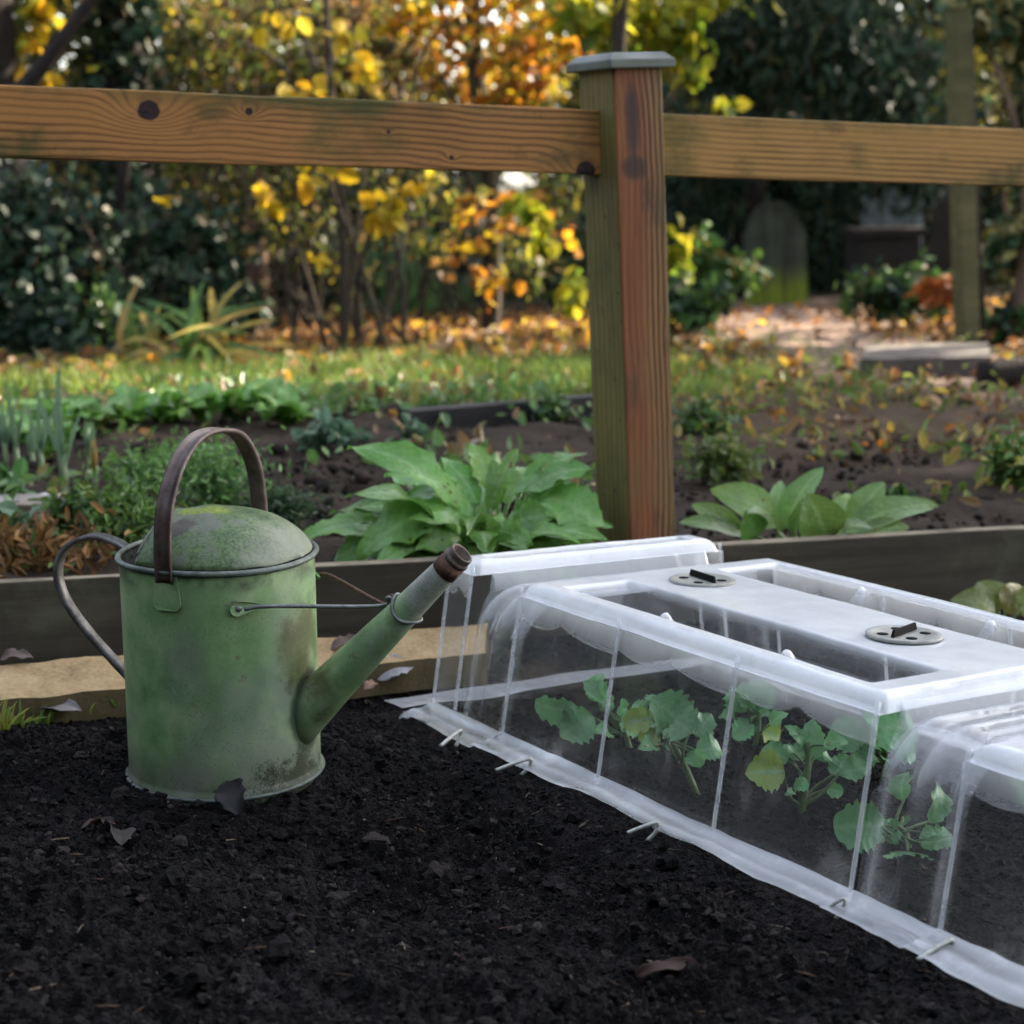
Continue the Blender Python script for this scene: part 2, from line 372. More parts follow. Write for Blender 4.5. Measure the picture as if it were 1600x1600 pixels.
def clods(name, n, x0, x1, y0, y1, smin, smax, zf, mask, cols, sub=False, power=2.2, squash=.75, stretch=1.0):
    v, f = ico2() if sub else ico()
    x = rng.uniform(x0, x1, n*3); y = rng.uniform(y0, y1, n*3); k = mask(x, y); x, y = x[k][:n], y[k][:n]; n = len(x)
    s = smin*(1-rng.random(n)*(1-(smax/smin)**-power))**(-1/power)
    z = zf(x, y)
    V = v[None]*(1+.33*rng.normal(size=(n, len(v), 1)).clip(-1.6, 1.6)*(.7 if sub else 1))
    V = V*s[:, None, None]*np.stack([rng.uniform(.7, 1.3, n)*stretch, rng.uniform(.7, 1.3, n), rng.uniform(.5, .9, n)*squash/.75], -1)[:, None]
    a = rng.uniform(0, 6.28, n); ca, sa = np.cos(a)[:, None], np.sin(a)[:, None]
    V = np.stack([V[..., 0]*ca-V[..., 1]*sa, V[..., 0]*sa+V[..., 1]*ca, V[..., 2]], -1) + np.stack([x, y, z+s*.15], -1)[:, None]
    Fx = (f[None]+(np.arange(n)*len(v))[:, None, None]).reshape(-1, 3)
    C = np.array(cols)[rng.integers(0, len(cols), n)]*rng.uniform(.6, 1.4, (n, 1)); C = np.repeat(C, len(v), 0)
    return V.reshape(-1, 3), Fx, C
def infront(x, y):
    la = (x-CL_O[0])*CL_A[0] + (y-CL_O[1])*CL_A[1]; lb = (x-CL_O[0])*CL_B[0] + (y-CL_O[1])*CL_B[1]
    u = np.abs(x)/np.maximum(y, .1) < .36
    return ((lb < -.045) | (lb > .50) | (la < -.27) | ((lb > .02) & (lb < .43) & (rng.random(len(x)) < .35))) & (np.hypot(x+.3506, y-2.048) > .119+.010*rng.random(len(x))) & u & (y < board_y(x)-.01)
SC = [(.003, .0024, .0024), (.006, .0046, .0045), (.0015, .0012, .0013), (.013, .0105, .0105), (.027, .0215, .0205)]
V1, F1, C1 = clods('a', 52000, -.75, .75, 1.3, 2.75, .0010, .0055, soil_z, infront, SC, False, 2.0)
V2, F2, C2 = clods('b', 900, -.8, .8, 1.3, 2.75, .005, .013, soil_z, infront, SC, True, 2.6)
V3, F3, C3 = clods('c', 900, -.8, .8, 1.3, 2.75, .0007, .0017, soil_z, infront, [(.10, .065, .05), (.17, .14, .11), (.07, .04, .03)])
V4, F4, C4 = clods('e', 260, -.75, .75, 1.3, 2.7, .0009, .0016, soil_z, infront, [(.10, .06, .035), (.05, .03, .02), (.16, .12, .08)], False, 2.2, .75, 9.0)
o = fastmesh('soil_crumbs', np.concatenate([V1, V2, V3, V4]), np.concatenate([F1, F2+len(V1), F3+len(V1)+len(V2), F4+len(V1)+len(V2)+len(V3)]), np.concatenate([C1, C2, C3, C4]), CLOD, None, False)
tag(o, 'loose dark crumbs and clods of soil strewn over the front bed', 'soil', kind='stuff')

# ------------------------------------------------------------------ ground behind
def rings(a, b, n, p): return a + (b-a)*np.linspace(0, 1, n)**p
ys = np.concatenate([np.linspace(-12, 2.0, 12), np.linspace(2.2, 4.6, 110), rings(4.63, 14, 170, 1.3), rings(14.3, 140, 40, 2)])
xs = np.concatenate([-rings(2.6, 80, 24, 2)[::-1], np.linspace(-2.55, 2.75, 150), rings(2.8, 80, 24, 2)])
X, Y = np.meshgrid(xs, ys, indexing='ij')
Z = np.where(Y < board_y(X)+.02, zsoil(np.clip(X, -1.3, 1.7), np.clip(Y, .9, 9))-.05, zback(X, Y))
bk = Y > board_y(X)+.03
Z = Z + np.where(bk, .03*fbm(X, Y, 2.2, 3, 41) + .02*fbm(X, Y, 9, 3, 43)*(Y < 15), 0)
def path_x(y): return np.interp(y, [3.5, 5, 6, 8, 10, 13, 16, 20], [2.5, 1.8, 1.42, 1.32, 1.5, 1.98, 2.6, 3.2])
def zones(x, y):
    n = fbm(x, y, 1.6, 3, 51); n2 = fbm(x, y, 7, 3, 57)
    litter = np.clip(sst(5.5, 6.2, y+.6*n) + sst(.25, .6, x+.25*n)*sst(3.6, 4.3, y), 0, 1)
    lawn = sst(4.55, 5.1, y+.55*n+.25*n2)*(1-sst(5.6, 6.5, y+.6*n))*(1-sst(.2, .75, x+.3*n))
    path = np.exp(-((x-path_x(y)-.15*n)/.48)**4)*sst(4.2, 5.4, y)
    return litter, lawn, path, n, n2
li, la_, pa, n, n2 = zones(X, Y)
C = np.ones(X.shape+(3,))*np.array([.03, .0185, .0115])
def lay(C, k, col): return C*(1-k[..., None]) + np.array(col)*k[..., None]
C = lay(C, li*.8, (.075, .045, .022)); C = lay(C, la_, (.045, .06, .016)); C = lay(C, pa*.9, (.27, .185, .145)); C = C*(1+.35*n2[..., None])
C = lay(C, np.where(Y > 14, .9, 0.), (.03, .03, .012))
na, nb = X.shape; idx = np.arange(na*nb).reshape(na, nb)
Fq = np.stack([idx[:-1, :-1], idx[1:, :-1], idx[1:, 1:], idx[:-1, 1:]], -1).reshape(-1, 4)
tag(fastmesh('ground', np.stack([X, Y, Z], -1).reshape(-1, 3), Fq, C.reshape(-1, 3), EARTH, None, True), kind='structure')

# ------------------------------------------------------------------ leaf clouds
TPL = np.array([(0, 0, 0), (.32, .5, .10), (.72, .38, .05), (1, 0, -.08), (.72, -.38, .05), (.32, -.5, .10)])
TF = np.array([(0, 3, 2, 1), (0, 5, 4, 3)])
def leaves(P, L, wid, hang=.3, upn=.4, curl=1.0, dirs=None, rg=None):
    n = len(P); D = rng.normal(size=(n, 3)) if dirs is None else dirs + .5*rng.normal(size=(n, 3))
    D[:, 2] -= hang*1.5; D /= np.linalg.norm(D, axis=1)[:, None]
    N = rng.normal(size=(n, 3)); N[:, 2] += upn*2; N -= D*(N*D).sum(1)[:, None]; N /= np.linalg.norm(N, axis=1)[:, None]+1e-9
    B = np.cross(N, D); T = TPL.copy(); T[:, 2] *= curl
    V = P[:, None] + L[:, None, None]*(T[None, :, 0:1]*D[:, None] + wid*T[None, :, 1:2]*B[:, None] + T[None, :, 2:3]*N[:, None])
    Fq = (TF[None]+(np.arange(n)*6)[:, None, None]).reshape(-1, 4)
    return V.reshape(-1, 3), Fq
def pal(cols, n, jit=.25):
    w = np.array([c[3] if len(c) > 3 else 1 for c in cols], float); w /= w.sum()
    k = rng.choice(len(cols), n, p=w); C = np.array([c[:3] for c in cols])[k]*rng.uniform(1-jit, 1+jit, (n, 1))
    return np.repeat(C, 6, 0)
def blob(c, r, n, shell=.35):
    d = rng.normal(size=(n, 3)); d /= np.linalg.norm(d, axis=1)[:, None]
    return np.array(c) + d*(rng.random((n, 1))**shell)*np.array(r)
def clump(c, r, n, k=14, cr=.3):
    """leaves gathered into k little clumps inside an ellipsoid, with gaps between"""
    cs = blob(c, r, k, .45); j = rng.integers(0, k, n)
    return cs[j] + rng.normal(size=(n, 3))*np.array(r)*cr
def foliage(name, P, size, wid, cols, mat, parent=None, hang=.3, upn=.4, jit=.25):
    n = len(P); V, Fq = leaves(P, rng.uniform(.65, 1.25, n)*size, wid, hang, upn)
    return fastmesh(name, V, Fq, pal(cols, n, jit), mat, parent)

Y_ = [(.62, .42, .02, 3), (.55, .33, .02, 2), (.6, .48, .05, 1), (.4, .34, .03, 1)]
O_ = [(.6, .26, .02, 3), (.5, .17, .015, 2), (.62, .38, .03, 2), (.35, .12, .02, 1)]
YG_ = [(.3, .34, .02, 3), (.42, .40, .03, 2), (.14, .22, .02, 2), (.5, .42, .03, 1)]
Y_, O_, YG_ = [[tuple(q*.8 for q in c[:3])+(c[3],) for c in p_] for p_ in (Y_, O_, YG_)]
OL_ = [(.16, .13, .03, 2), (.24, .18, .04, 1.5), (.1, .09, .025, 2), (.34, .25, .04, .8)]
DG_ = [(.014, .032, .02, 3), (.02, .045, .028, 2), (.035, .06, .03, 1), (.01, .02, .014, 2)]
BG_ = [(.014, .036, .024, 3), (.026, .055, .032, 2), (.05, .07, .025, 1), (.06, .045, .02, .8)]
MG_ = [(.05, .11, .025, 3), (.08, .16, .03, 2), (.03, .07, .02, 2)]
LIT_ = [(.24, .13, .06, 3), (.38, .2, .03, 2), (.15, .07, .03, 4), (.45, .32, .05, 1.2), (.28, .2, .13, 2), (.08, .04, .02, 4), (.38, .14, .02, 1)]

def branchset(mb, base, tips, r0, c=(1, 1, 1), wob=.12, n=12):
    """a trunk or limb curves: tips = list of (tip, radius)"""
    base = np.array(base)
    for tip, r in tips:
        tip = np.array(tip); L = np.linalg.norm(tip-base)
        k = [base, base+(tip-base)*.35+rng.normal(size=3)*wob*L*.4, base+(tip-base)*.7+rng.normal(size=3)*wob*L*.4, tip]
        mb.tube(bez(k, n), np.linspace(r0, r, n), 8, c)
def tree(name, label, cat, base, trunk, limbs, crown, size, wid, cols, mat, bark=BARK, hang=.3, group=None, upn=.4, jit=.25):
    """trunk: list of (dx,dy,dz,r); limbs: list of ((dx,dy,dz) start, (dx,dy,dz) end, r0, r1); crown: list of leaf position arrays (relative)"""
    t = thing(name, label, cat, base, group)
    mb = MB(); T = np.array(trunk, float); k = max(10, len(T)*6)
    pr = bez(T, k); mb.tube(pr[:, :3] + np.c_[rng.normal(size=(k, 2))*pr[:, 3:4]*.06, np.zeros(k)], np.maximum(pr[:, 3], .004), 10)
    mb.build('trunk', bark, t)
    if limbs:
        mb = MB()
        for a, b, r0, r1 in limbs: branchset(mb, a, [(b, r1)], r0)
        mb.build('limbs', bark, t)
    if crown: foliage('crown', np.concatenate(crown), size, wid, cols, mat, t, hang, upn, jit)
    return t
exec_bg = []
# ------------------------------------------------------------------ watering can
def paint_mat(name, lift=0.0, grey=None):
    M = Mat(name); x, y, z = M.xyz()
    n = M.noise(9, 5, .65); n2 = M.noise(34, 5, .7); nf = M.noise(420, 3, .7)
    c = M.ramp(n*.6+n2*.4, [(.3, (.082, .16, .058)), (.48, (.185, .30, .125)), (.64, (.32, .405, .215))])
    c = M.mix(M.noise(8, 5, .7, M.vec(x, y, z*.6)).step(.46, .66)*.7, c, (.20, .225, .18))              # worn grey paint
    c = M.mix(M.noise(5, 4, .6, M.vec(x, y, z*.35)).step(.52, .7)*.5, c, (.075, .12, .052))
    c = M.mix((nf.step(.52, .74)*M.noise(13, 4).step(.4, .62))*.5, c, (.24, .25, .24))                  # pale speckle
    c = M.mix(nf.step(.45, .3)*M.noise(11, 3).step(.4, .6)*.55, c, (.03, .045, .028))
    low = (z*-1 + (n2-.5)*.07).step(-.065, -.01)
    c = M.mix(low*.7, c, M.mix(n2.step(.4, .6), (.085, .09, .07), (.15, .14, .13)))                 # bare band above the soil
    rust = ((x-.108)*(x-.108)*300 + (y+.008)*(y+.008)*520 + (z-.15)*(z-.15)*150 + (n-.5)*4.2 + (n2-.5)*1.5).step(1.0, .0)
    c = M.mix(rust*.7, c, M.mix(n2.step(.4, .6), (.075, .05, .016), (.10, .085, .03)))
    mud = ((x-.105)*(x-.105)*130 + (y+.035)*(y+.035)*190 + z*z*420 + (n2-.5)*3.0 + (nf-.5)*1.6 + (n-.5)*2).step(.85, .2)
    c = M.mix(mud*.85, c, M.mix(nf.step(.4, .6), (.014, .015, .009), (.05, .052, .026)))
    top = (z+(n2-.5)*.03).step(.232, .252)*M.noise(22, 4).step(.42, .58)
    c = M.mix(top*.75, c, (.03, .035, .025))
    scr = M.noise(38, 3, .6, M.vec(x+z*.6, y, z*.5)).step(.66, .72)*nf.step(.45, .55); c = M.mix(scr*.35, c, (.27, .29, .27))
    ch = M.noise(30, 6, .72); c = M.mix(ch.step(.645, .66)*.8, c, (.10, .055, .03)); c = M.mix(ch.step(.665, .675)*.9, c, (.22, .21, .19))
    rr_ = (x*x+y*y).m('SQRT')
    if grey: c = M.mix(rr_.step(.124+.006, .112)*.75, c, (.02, .026, .014))
    else: c = M.mix(((y*y)*830+(z-.082)*(z-.082)*470+(n2-.5)*.5).step(1.35, .85)*x.step(.06, .09)*.8, c, (.022, .028, .015))
    if grey: c = M.mix((x*1.0+(n2-.5)*.08).step(grey[0], grey[1])*.85, c, M.mix((nf*.4+n2*.6).step(.36, .64), (.17, .18, .155), (.33, .33, .29)))
    h = n2*.5+nf*.5
    return M.pbr(c, .48, bump=M.bump(h, .25, .0012), spec=.35)
PAINT = paint_mat('worn_green_paint'); SPOUTP = paint_mat('worn_spout_paint', grey=(.225, .262))
def hood_mat():
    M = Mat('mossy_paint'); x, y, z = M.xyz(); n = M.noise(16, 5, .7); nf = M.noise(240, 4, .7)
    c = M.ramp(nf*.6+n*.4, [(.38, (.02, .03, .02)), (.52, (.075, .125, .045)), (.66, (.15, .19, .08))])
    c = M.mix(n.step(.5, .62)*.8, c, (.11, .115, .10))
    c = M.mix(((x+.012)*(x+.012)*520+(y+.012)*(y+.012)*900+(n-.5)*2.4).step(.75, .2)*.95, c, M.mix(nf.step(.35, .65), (.09, .14, .02), (.22, .27, .025)))
    c = M.mix(((x+.010)*(x+.010)*1300+(y+.060)*(y+.060)*1000+(n-.5)*2.6).step(.7, .3)*.9, c, (.045, .035, .03))
    c = M.mix((x+(n-.5)*.06).step(.05, .1)*.6, c, (.24, .24, .2))
    return M.pbr(c, .6, bump=M.bump(nf, .35, .0015), spec=.3)
HOOD = hood_mat()
def metal_mat(name, a, b, rough=.5, metal=.5, sc=60):
    M = Mat(name); n = M.noise(sc, 5, .7); return M.pbr(M.ramp(n, [(.35, a), (.65, b)]), rough, metal, M.bump(n, .3, .001))
STRAP = metal_mat('rusted_strap', (.04, .024, .02), (.125, .085, .075), .45, .25, 45); RUST = metal_mat('rust', (.03, .014, .008), (.13, .06, .035), .8, .1, 160)
GALV = metal_mat('dull_galvanised_steel', (.07, .08, .075), (.2, .22, .21), .5, .4, 90); RIMM = metal_mat('grey_green_rim', (.04, .05, .045), (.12, .14, .12), .5, .3, 60)
INNER = metal_mat('stained_steel_inside', (.03, .032, .03), (.12, .125, .115), .6, .2, 30)
PEGM = metal_mat('bare_steel_peg', (.3, .3, .27), (.5, .5, .46), .4, .5, 200)

CR, CH = .1135, .262
can = thing('watering_can', 'old green metal watering can with bare rusty spout standing in the dark soil', 'watering can', (-.3506, 2.048, .030))
can.matrix_world = Matrix.Translation(Vector((-.3506, 2.048, .0315))) @ Matrix.Rotation(rad(1.15), 4, 'Y') @ Matrix.Rotation(rad(-21), 4, 'Z')
def lathe(prof, n=96, dent=0):
    a = np.linspace(0, 2*PI, n, endpoint=False); P = []
    for r, z in prof:
        rr = r*(1+dent*np.sin(3*a+z*20)*.4+dent*np.sin(5*a+1+z*30)*.3)
        P.append(np.stack([rr*np.cos(a), rr*np.sin(a), np.full(n, z)], -1))
    return np.array(P)
mb = MB(); mb.grid(lathe([(0.001, -.012), (CR-.002, -.012), (CR+.0015, -.010), (CR+.0025, -.004), (CR+.002, .003), (CR, .006)]+[(CR*(1-.004*math.sin(z*9)), z) for z in np.linspace(.01, CH-.004, 26)], dent=.006), (1, 1, 1), True); mb.build('body', PAINT, can)
mb = MB(); mb.grid(lathe([(CR-.0014, CH), (CR-.0016, .1), (CR-.002, .02), (.001, .018)], dent=.006), (1, 1, 1), True); mb.build('inside', INNER, can)
mb = MB(); a = np.linspace(0, 2*PI, 97)
mb.tube([((CR+.001)*math.cos(t), (CR+.001)*math.sin(t), CH+.0008*math.sin(3*t)) for t in a], .0036, 10, cap=False); mb.build('rim', RIMM, can)
mb = MB(); mb.tube([((CR+.0024)*math.cos(t), (CR+.0024)*math.sin(t), -.001) for t in a], .0026, 8, cap=False); mb.build('base_ring', RIMM, can)
# half hood over the filling hole: a flattened dome cut off by a chord
P = []; hr = CR-.003; cut = -.46*hr
for s in np.linspace(0, 1, 40):
    row = []
    for t in np.linspace(0, 1, 61):
        x = cut + (hr-cut)*s; yy = math.sqrt(max(hr*hr-x*x, 0))*(2*t-1); q = min(1, (x*x+yy*yy)/(hr*hr))
        row.append((x, yy, CH+.0035+.049*(1-q**1.25)**.80 + .0016*vn(x*40, yy*40, None, 5)))
    P.append(row)
mb = MB(); mb.grid(P); hd = mb.build('hood', HOOD, can); sm = hd.modifiers.new('thick', 'SOLIDIFY'); sm.thickness = .0012
mb = MB(); e = np.array(P)[0]; mb.tube(e[2:-2], .0016, 6); mb.build('hood_edge', RIMM, can)
def strap(mb, path, wdir, wid, th=.0025, lip=.004, n=60):
    """a channel strip swept along a path; wdir = its width direction"""
    p = bez(path, n); T = np.gradient(p, axis=0); T /= np.linalg.norm(T, axis=1)[:, None]; W = np.array(wdir, float)
    N = np.cross(T, W); N /= np.linalg.norm(N, axis=1)[:, None]
    sec = [(-.5, -lip/th), (-.5, .2), (-.42, .75), (-.2, 1.0), (.2, 1.0), (.42, .75), (.5, .2), (.5, -lip/th), (.40, -lip/th), (.38, 0), (-.38, 0), (-.40, -lip/th)]
    rows = [[p[k] + W*u*wid + N[k]*v*th for u, v in sec] for k in range(n)]
    mb.grid(np.array(rows), (1, 1, 1), True); b = mb.n-n*12
    mb.f += [tuple(range(b, b+12)), tuple(range(mb.n-1, mb.n-13, -1))]
mb = MB(); strap(mb, [(0, -.1165, .252), (0, -.117, .292), (0, -.108, .336), (0, -.080, .378), (0, -.038, .402), (0, .012, .404), (0, .058, .390), (0, .090, .352), (0, .101, .305), (0, .104, .252)], (1, 0, 0), .0205); mb.build('top_handle', STRAP, can)
for sg in (-1, 1):
    mb = MB(); yb = sg*(CR+.003)
    pr = [(-.0155, .238), (-.0165, .226), (-.012, .221), (.012, .221), (.0165, .226), (.0155, .238), (.0125, .262), (-.0125, .262)]
    v = [(px, yb-sg*(CR-math.sqrt(CR*CR-px*px)), pz) for px, pz in pr] + [(px, yb-sg*.0035-sg*(CR-math.sqrt(CR*CR-px*px)), pz) for px, pz in pr]
    mb.add(v, [tuple(range(8)), tuple(range(15, 7, -1))]+[(k, (k+1) % 8, 8+(k+1) % 8, 8+k) for k in range(8)]); bevel(mb.build('handle_bracket', PAINT, can, False), .0012)
mb = MB(); strap(mb, [(-.112, 0, .248), (-.138, 0, .263), (-.172, 0, .268), (-.206, 0, .253), (-.221, 0, .224), (-.213, 0, .190), (-.186, 0, .155), (-.150, 0, .120), (-.1145, 0, .088)], (0, 1, 0), .0145, .0022, .0045); mb.build('side_handle', metal_mat('grey_brown_strap', (.05, .042, .04), (.2, .185, .175), .45, .3, 40), can)
# spout
sa, sb = np.array([.088, 0, .058]), np.array([.309, 0, .284]); ax = (sb-sa)/np.linalg.norm(sb-sa); SL = np.linalg.norm(sb-sa)
def sp(t): return sa+(sb-sa)*t
def srad(t): return .0325*(1-t)+.0148*t - .0014*math.sin(PI*min(1, t))
ts = np.linspace(0, .965, 40); mb = MB(); mb.tube([sp(t) for t in ts], [srad(t)*.94 for t in ts], 40); mb.build('spout', SPOUTP, can)
mb = MB()
for k, (t0, t1, r0, r1) in enumerate([(.90, .955, srad(.9)*.94+.0007, srad(.955)*.94+.0012)]): mb.tube([sp(t0), sp(t1)], [r0, r1], 36)
mb.build('rust_collar', RUST, can)
q = np.linspace(0, 2*PI, 36, endpoint=False); N1 = np.array([0, 1.0, 0]); N2 = np.cross(ax, N1); rows = []
for t, r in [(.957, .0150), (.963, .0160), (.972, .0160), (.976, .0146), (.978, .0142), (.99, .0144), (1.0, .0142), (1.003, .0134), (1.0, .0112), (.93, .0108), (.93, .0001)]:
    rows.append(sp(t)+r*(np.cos(q)[:, None]*N1+np.sin(q)[:, None]*N2))
mb = MB(); mb.grid(np.array(rows), (1, 1, 1), True); mb.build('spout_nozzle', metal_mat('dark_brass', (.03, .02, .015), (.11, .08, .06), .5, .4, 120), can)
mb = MB(); t = .685; rr = srad(t)*.94+.002
mb.tube([sp(t)+ax*.010*math.cos(2*u+PI)*.5+rr*(math.cos(u)*N1+math.sin(u)*N2) for u in np.linspace(0, 2*PI, 49)], .0021, 8, cap=False); mb.build('spout_ring', GALV, can)
top = sp(t)-N2*(rr+.002); topz = top if top[2] > sp(t)[2] else sp(t)+N2*(rr+.002)
for sg in (-1, 1):
    r_ = thing('brace_rod', None, None); r_.parent = can
    COL.objects.unlink(r_); bpy.data.objects.remove(r_)
    mb = MB(); A = np.array([.0755, sg*.0885, .222]); mid = A + np.array([.034, -sg*.012, .003])
    mb.tube(bez([A+np.array([.008, sg*.001, .0]), mid, topz-ax*.022+np.array([0, sg*.006, .004]), topz-ax*.006+np.array([0, sg*.005, .003]), topz+np.array([0, sg*.003, -.004])], 24), .0024, 8)
    rod = mb.build('brace_rod', GALV if sg < 0 else RUST, can)
    if sg > 0: rod['label'] = 'rusty brace rod on the far side'
    mb = MB(); o_ = np.array([.0755, sg*.087, 0])/np.hypot(.0755, .087); tg = np.array([-o_[1]*sg*-1, o_[0]*-sg*-1, 0]); tg = np.array([math.cos(rad(49)-PI/2), sg*math.sin(rad(49)-PI/2), 0])
    rows = []
    for off in (.0006, .0035):
        row = []
        for u in np.linspace(0, 2*PI, 24, endpoint=False):
            px_, pz_ = .0095*math.cos(u), .0085*math.sin(u)
            if px_ > 0: px_ *= 2.9; pz_ *= (1-.62*min(1, px_/.0275))
            row.append(A+tg*(px_)+o_*(off+CR-np.hypot(.0755, .0885)+.0005)+np.array([0, 0, pz_+px_*.08]))
        rows.append(row)
    mb.grid(np.array(rows), (1, 1, 1), True); mb.f += [tuple(range(24, 48))]; pl = mb.build('brace_plate', PAINT, rod)
    mb = MB(); th = np.linspace(0, PI/2, 6); cc = A+o_*(CR-np.hypot(.0755, .0885)+.004)
    mb.grid(np.array([[cc+o_*.0022*math.sin(k)+.0036*math.cos(k)*(tg*math.cos(u)+np.array([0, 0, 1])*math.sin(u)) for u in np.linspace(0, 2*PI, 14, endpoint=False)] for k in th]), (1, 1, 1), True); mb.build('rivet', GALV, rod)

# ------------------------------------------------------------------ cloche
def plastic_mat(name='clear_plastic', streak=1.0):
    M = Mat(name); x, y, z = M.xyz(); mk = E(M.nt, M.attr('milk').outputs['Fac'])
    n1 = M.noise(26, 5, .65, M.vec(x, y*.6, z*.28)); n2 = M.noise(7, 3, .55); n3 = M.noise(130, 3, .6, M.vec(x, y, z*.12)); fog = M.noise(14, 5, .7)
    foot = z.step(.075, .0)
    st = (n1.step(.55, .78)*n2.step(.4, .68)*.10 + n3.step(.6, .75)*n2.step(.45, .7)*.14 + foot*fog.step(.5, .74)*.22 + .008)*streak
    op = (mk*(.82+.3*fog) + st).clamp()
    tr = M.node('ShaderNodeBsdfTransparent'); tr.inputs[0].default_value = (.93, .945, .97, 1)
    df = M.node('ShaderNodeBsdfDiffuse'); M.L(M.mix(M.noise(45, 5, .75).step(.52, .72)*.35+M.noise(420, 2).step(.66, .72)*.4, (.95, .955, .97), (.55, .53, .5)), df.inputs[0])
    tl = M.node('ShaderNodeBsdfTranslucent'); tl.inputs[0].default_value = (.93, .94, .96, 1)
    dm = M.node('ShaderNodeMixShader'); dm.inputs[0].default_value = .38; M.L(df.outputs[0], dm.inputs[1]); M.L(tl.outputs[0], dm.inputs[2])
    a = M.node('ShaderNodeMixShader'); M.L(op, a.inputs[0]); M.L(tr.outputs[0], a.inputs[1]); M.L(dm.outputs[0], a.inputs[2])
    lw = M.node('ShaderNodeLayerWeight'); lw.inputs[0].default_value = .5; fac = E(M.nt, lw.outputs['Facing'])
    fr = ((fac**4.5)*.75+.032).clamp()
    gl = M.node('ShaderNodeBsdfGlossy'); gl.inputs['Roughness'].default_value = .05; gl.inputs[0].default_value = (.95, .97, 1, 1)
    bp = M.bump(M.noise(22, 3, .5, M.vec(x, y, z*.4))+M.noise(70, 2)*.12, .28, .006); M.L(bp, gl.inputs['Normal'])
    b = M.node('ShaderNodeMixShader'); M.L(fr, b.inputs[0]); M.L(a.outputs[0], b.inputs[1]); M.L(gl.outputs[0], b.inputs[2])
    M.L(b.outputs[0], M.out.inputs[0]); return M.mat
PLAS = plastic_mat()
class PB(MB):
    def __init__(s): super().__init__(); s.mk = []
    def pgrid(s, P, mk):
        P = np.asarray(P, float); s.grid(P); s.mk.append(np.broadcast_to(np.asarray(mk, float), P.shape[:2]).ravel())
    def done(s, name, parent): return s.build(name, PLAS, parent, True, np.concatenate(s.mk))
cl = bpy.data.objects.new('cloche', None); COL.objects.link(cl); cl.empty_display_size = .05
tag(cl, 'clear plastic tunnel cloche with white ridged roof pegged over seedlings on the soil', 'cloche')
mw = Matrix.Identity(4)
for k in range(3): mw[k][0], mw[k][1], mw[k][2], mw[k][3] = CL_A[k], CL_B[k], CL_C[k], CL_O[k]
cl.matrix_world = mw
BT = CL_W + 2*CL_I; RR = .018
def lipd(t):
    """depth of the thick milky lip under the roof edge along one bay, t in 0..1: two scallops"""
    t = np.asarray(t, float) % 1.0
    u = np.clip(t/.46, 0, 1); v = np.clip((t-.46)/.54, 0, 1)
    d1 = .026*np.sqrt(np.clip(1-((u-.45)/.62)**2, 0, 1)); d2 = .026*np.sqrt(np.clip(1-((v-.80)/.95)**2, 0, 1))
    return .006+np.where(t < .46, d1, d2)
def wall_pts(a, t, h, side, bay, a0, tn):
    """a: stations, t: 0..1 up the wall"""
    A, Tt = np.meshgrid(a, t, indexing='ij'); c = Tt*(h-RR)
    ld = lipd((A-a0)/bay) if bay else np.full_like(A, .02)
    inlip = sst(0, .0025, c-(h-RR-ld))
    out = .0035*inlip + .0012*vn(A*18, c*16, None, 61+tn)
    for k in range(5):
        if bay: out = out + .0035*np.exp(-((A-(a0+k*bay))/.004)**2)
    out = out + .010*np.exp(-c/.010)*0
    b = CL_I*c/h - out
    if side > 0: b = BT - b
    up_ = np.clip((c-(h-RR-ld))/np.maximum(ld, .004), 0, 1)
    mk = .02 + inlip*(.20+.34*up_**1.5+.16*np.exp(-((up_-.05)/.06)**2)+.03*vn(A*12, c*20, None, 65+tn)) + .12*np.exp(-c/.008)
    return np.stack([A, b, c], -1), mk
def skirt(prefix, a0, a1, parent, seed, front=True):
    for side in (-1, 1):
        a = np.linspace(a0, a1, max(6, int((a1-a0)/.005))); u = np.linspace(0, 1, 12)
        A, Uu = np.meshgrid(a, u, indexing='ij'); wd = .047+.004*vn(A*6, A*0, None, seed)+.0012*vn(A*50, A*0, None, seed+9)
        wav = .006*vn(A*7, A*0, None, seed+1)+.0012*vn(A*30, A*0, None, seed+2)
        c = .006+.004*(1-sst(0, .25, Uu))+Uu*wav + .0009*np.sin(Uu*13+vn(A*5, A*0, None, seed+12)*2) + .0008*vn(A*40, Uu*5, None, seed+3) - .004*Uu + .0065
        b = -Uu*wd
        if side > 0: b = BT - b
        pb = PB(); pb.pgrid(np.stack([A, b, c], -1), (.46+.18*vn(A*10, Uu*3, None, seed+4)+.10*np.sin(Uu*13+vn(A*5, A*0, None, seed+12)*2)).clip(.15, .85)); pb.done('ground_flange', parent)
def roof_height(A, B, a0, a1, h):
    ln = a1-a0; da = np.minimum(A-a0, a1-A); db = np.minimum(B-CL_I, BT-CL_I-B); d = np.minimum(da, db)
    # rounded outer edge
    e = np.clip(d/RR, 0, 1); c = h - RR*(1-np.sqrt(1-(1-e)**2))
    bm = np.abs(B-BT/2)/CL_W*2            # 0 at the ridge line of the roof, 1 at the eaves
    band = 1-sst(.36, .43, bm)
    ridge = sst(.80, .87, bm)
    endr = 1-sst(.045, .075, da)
    solid = np.maximum(np.maximum(band, ridge), endr)
    return c, solid, bm
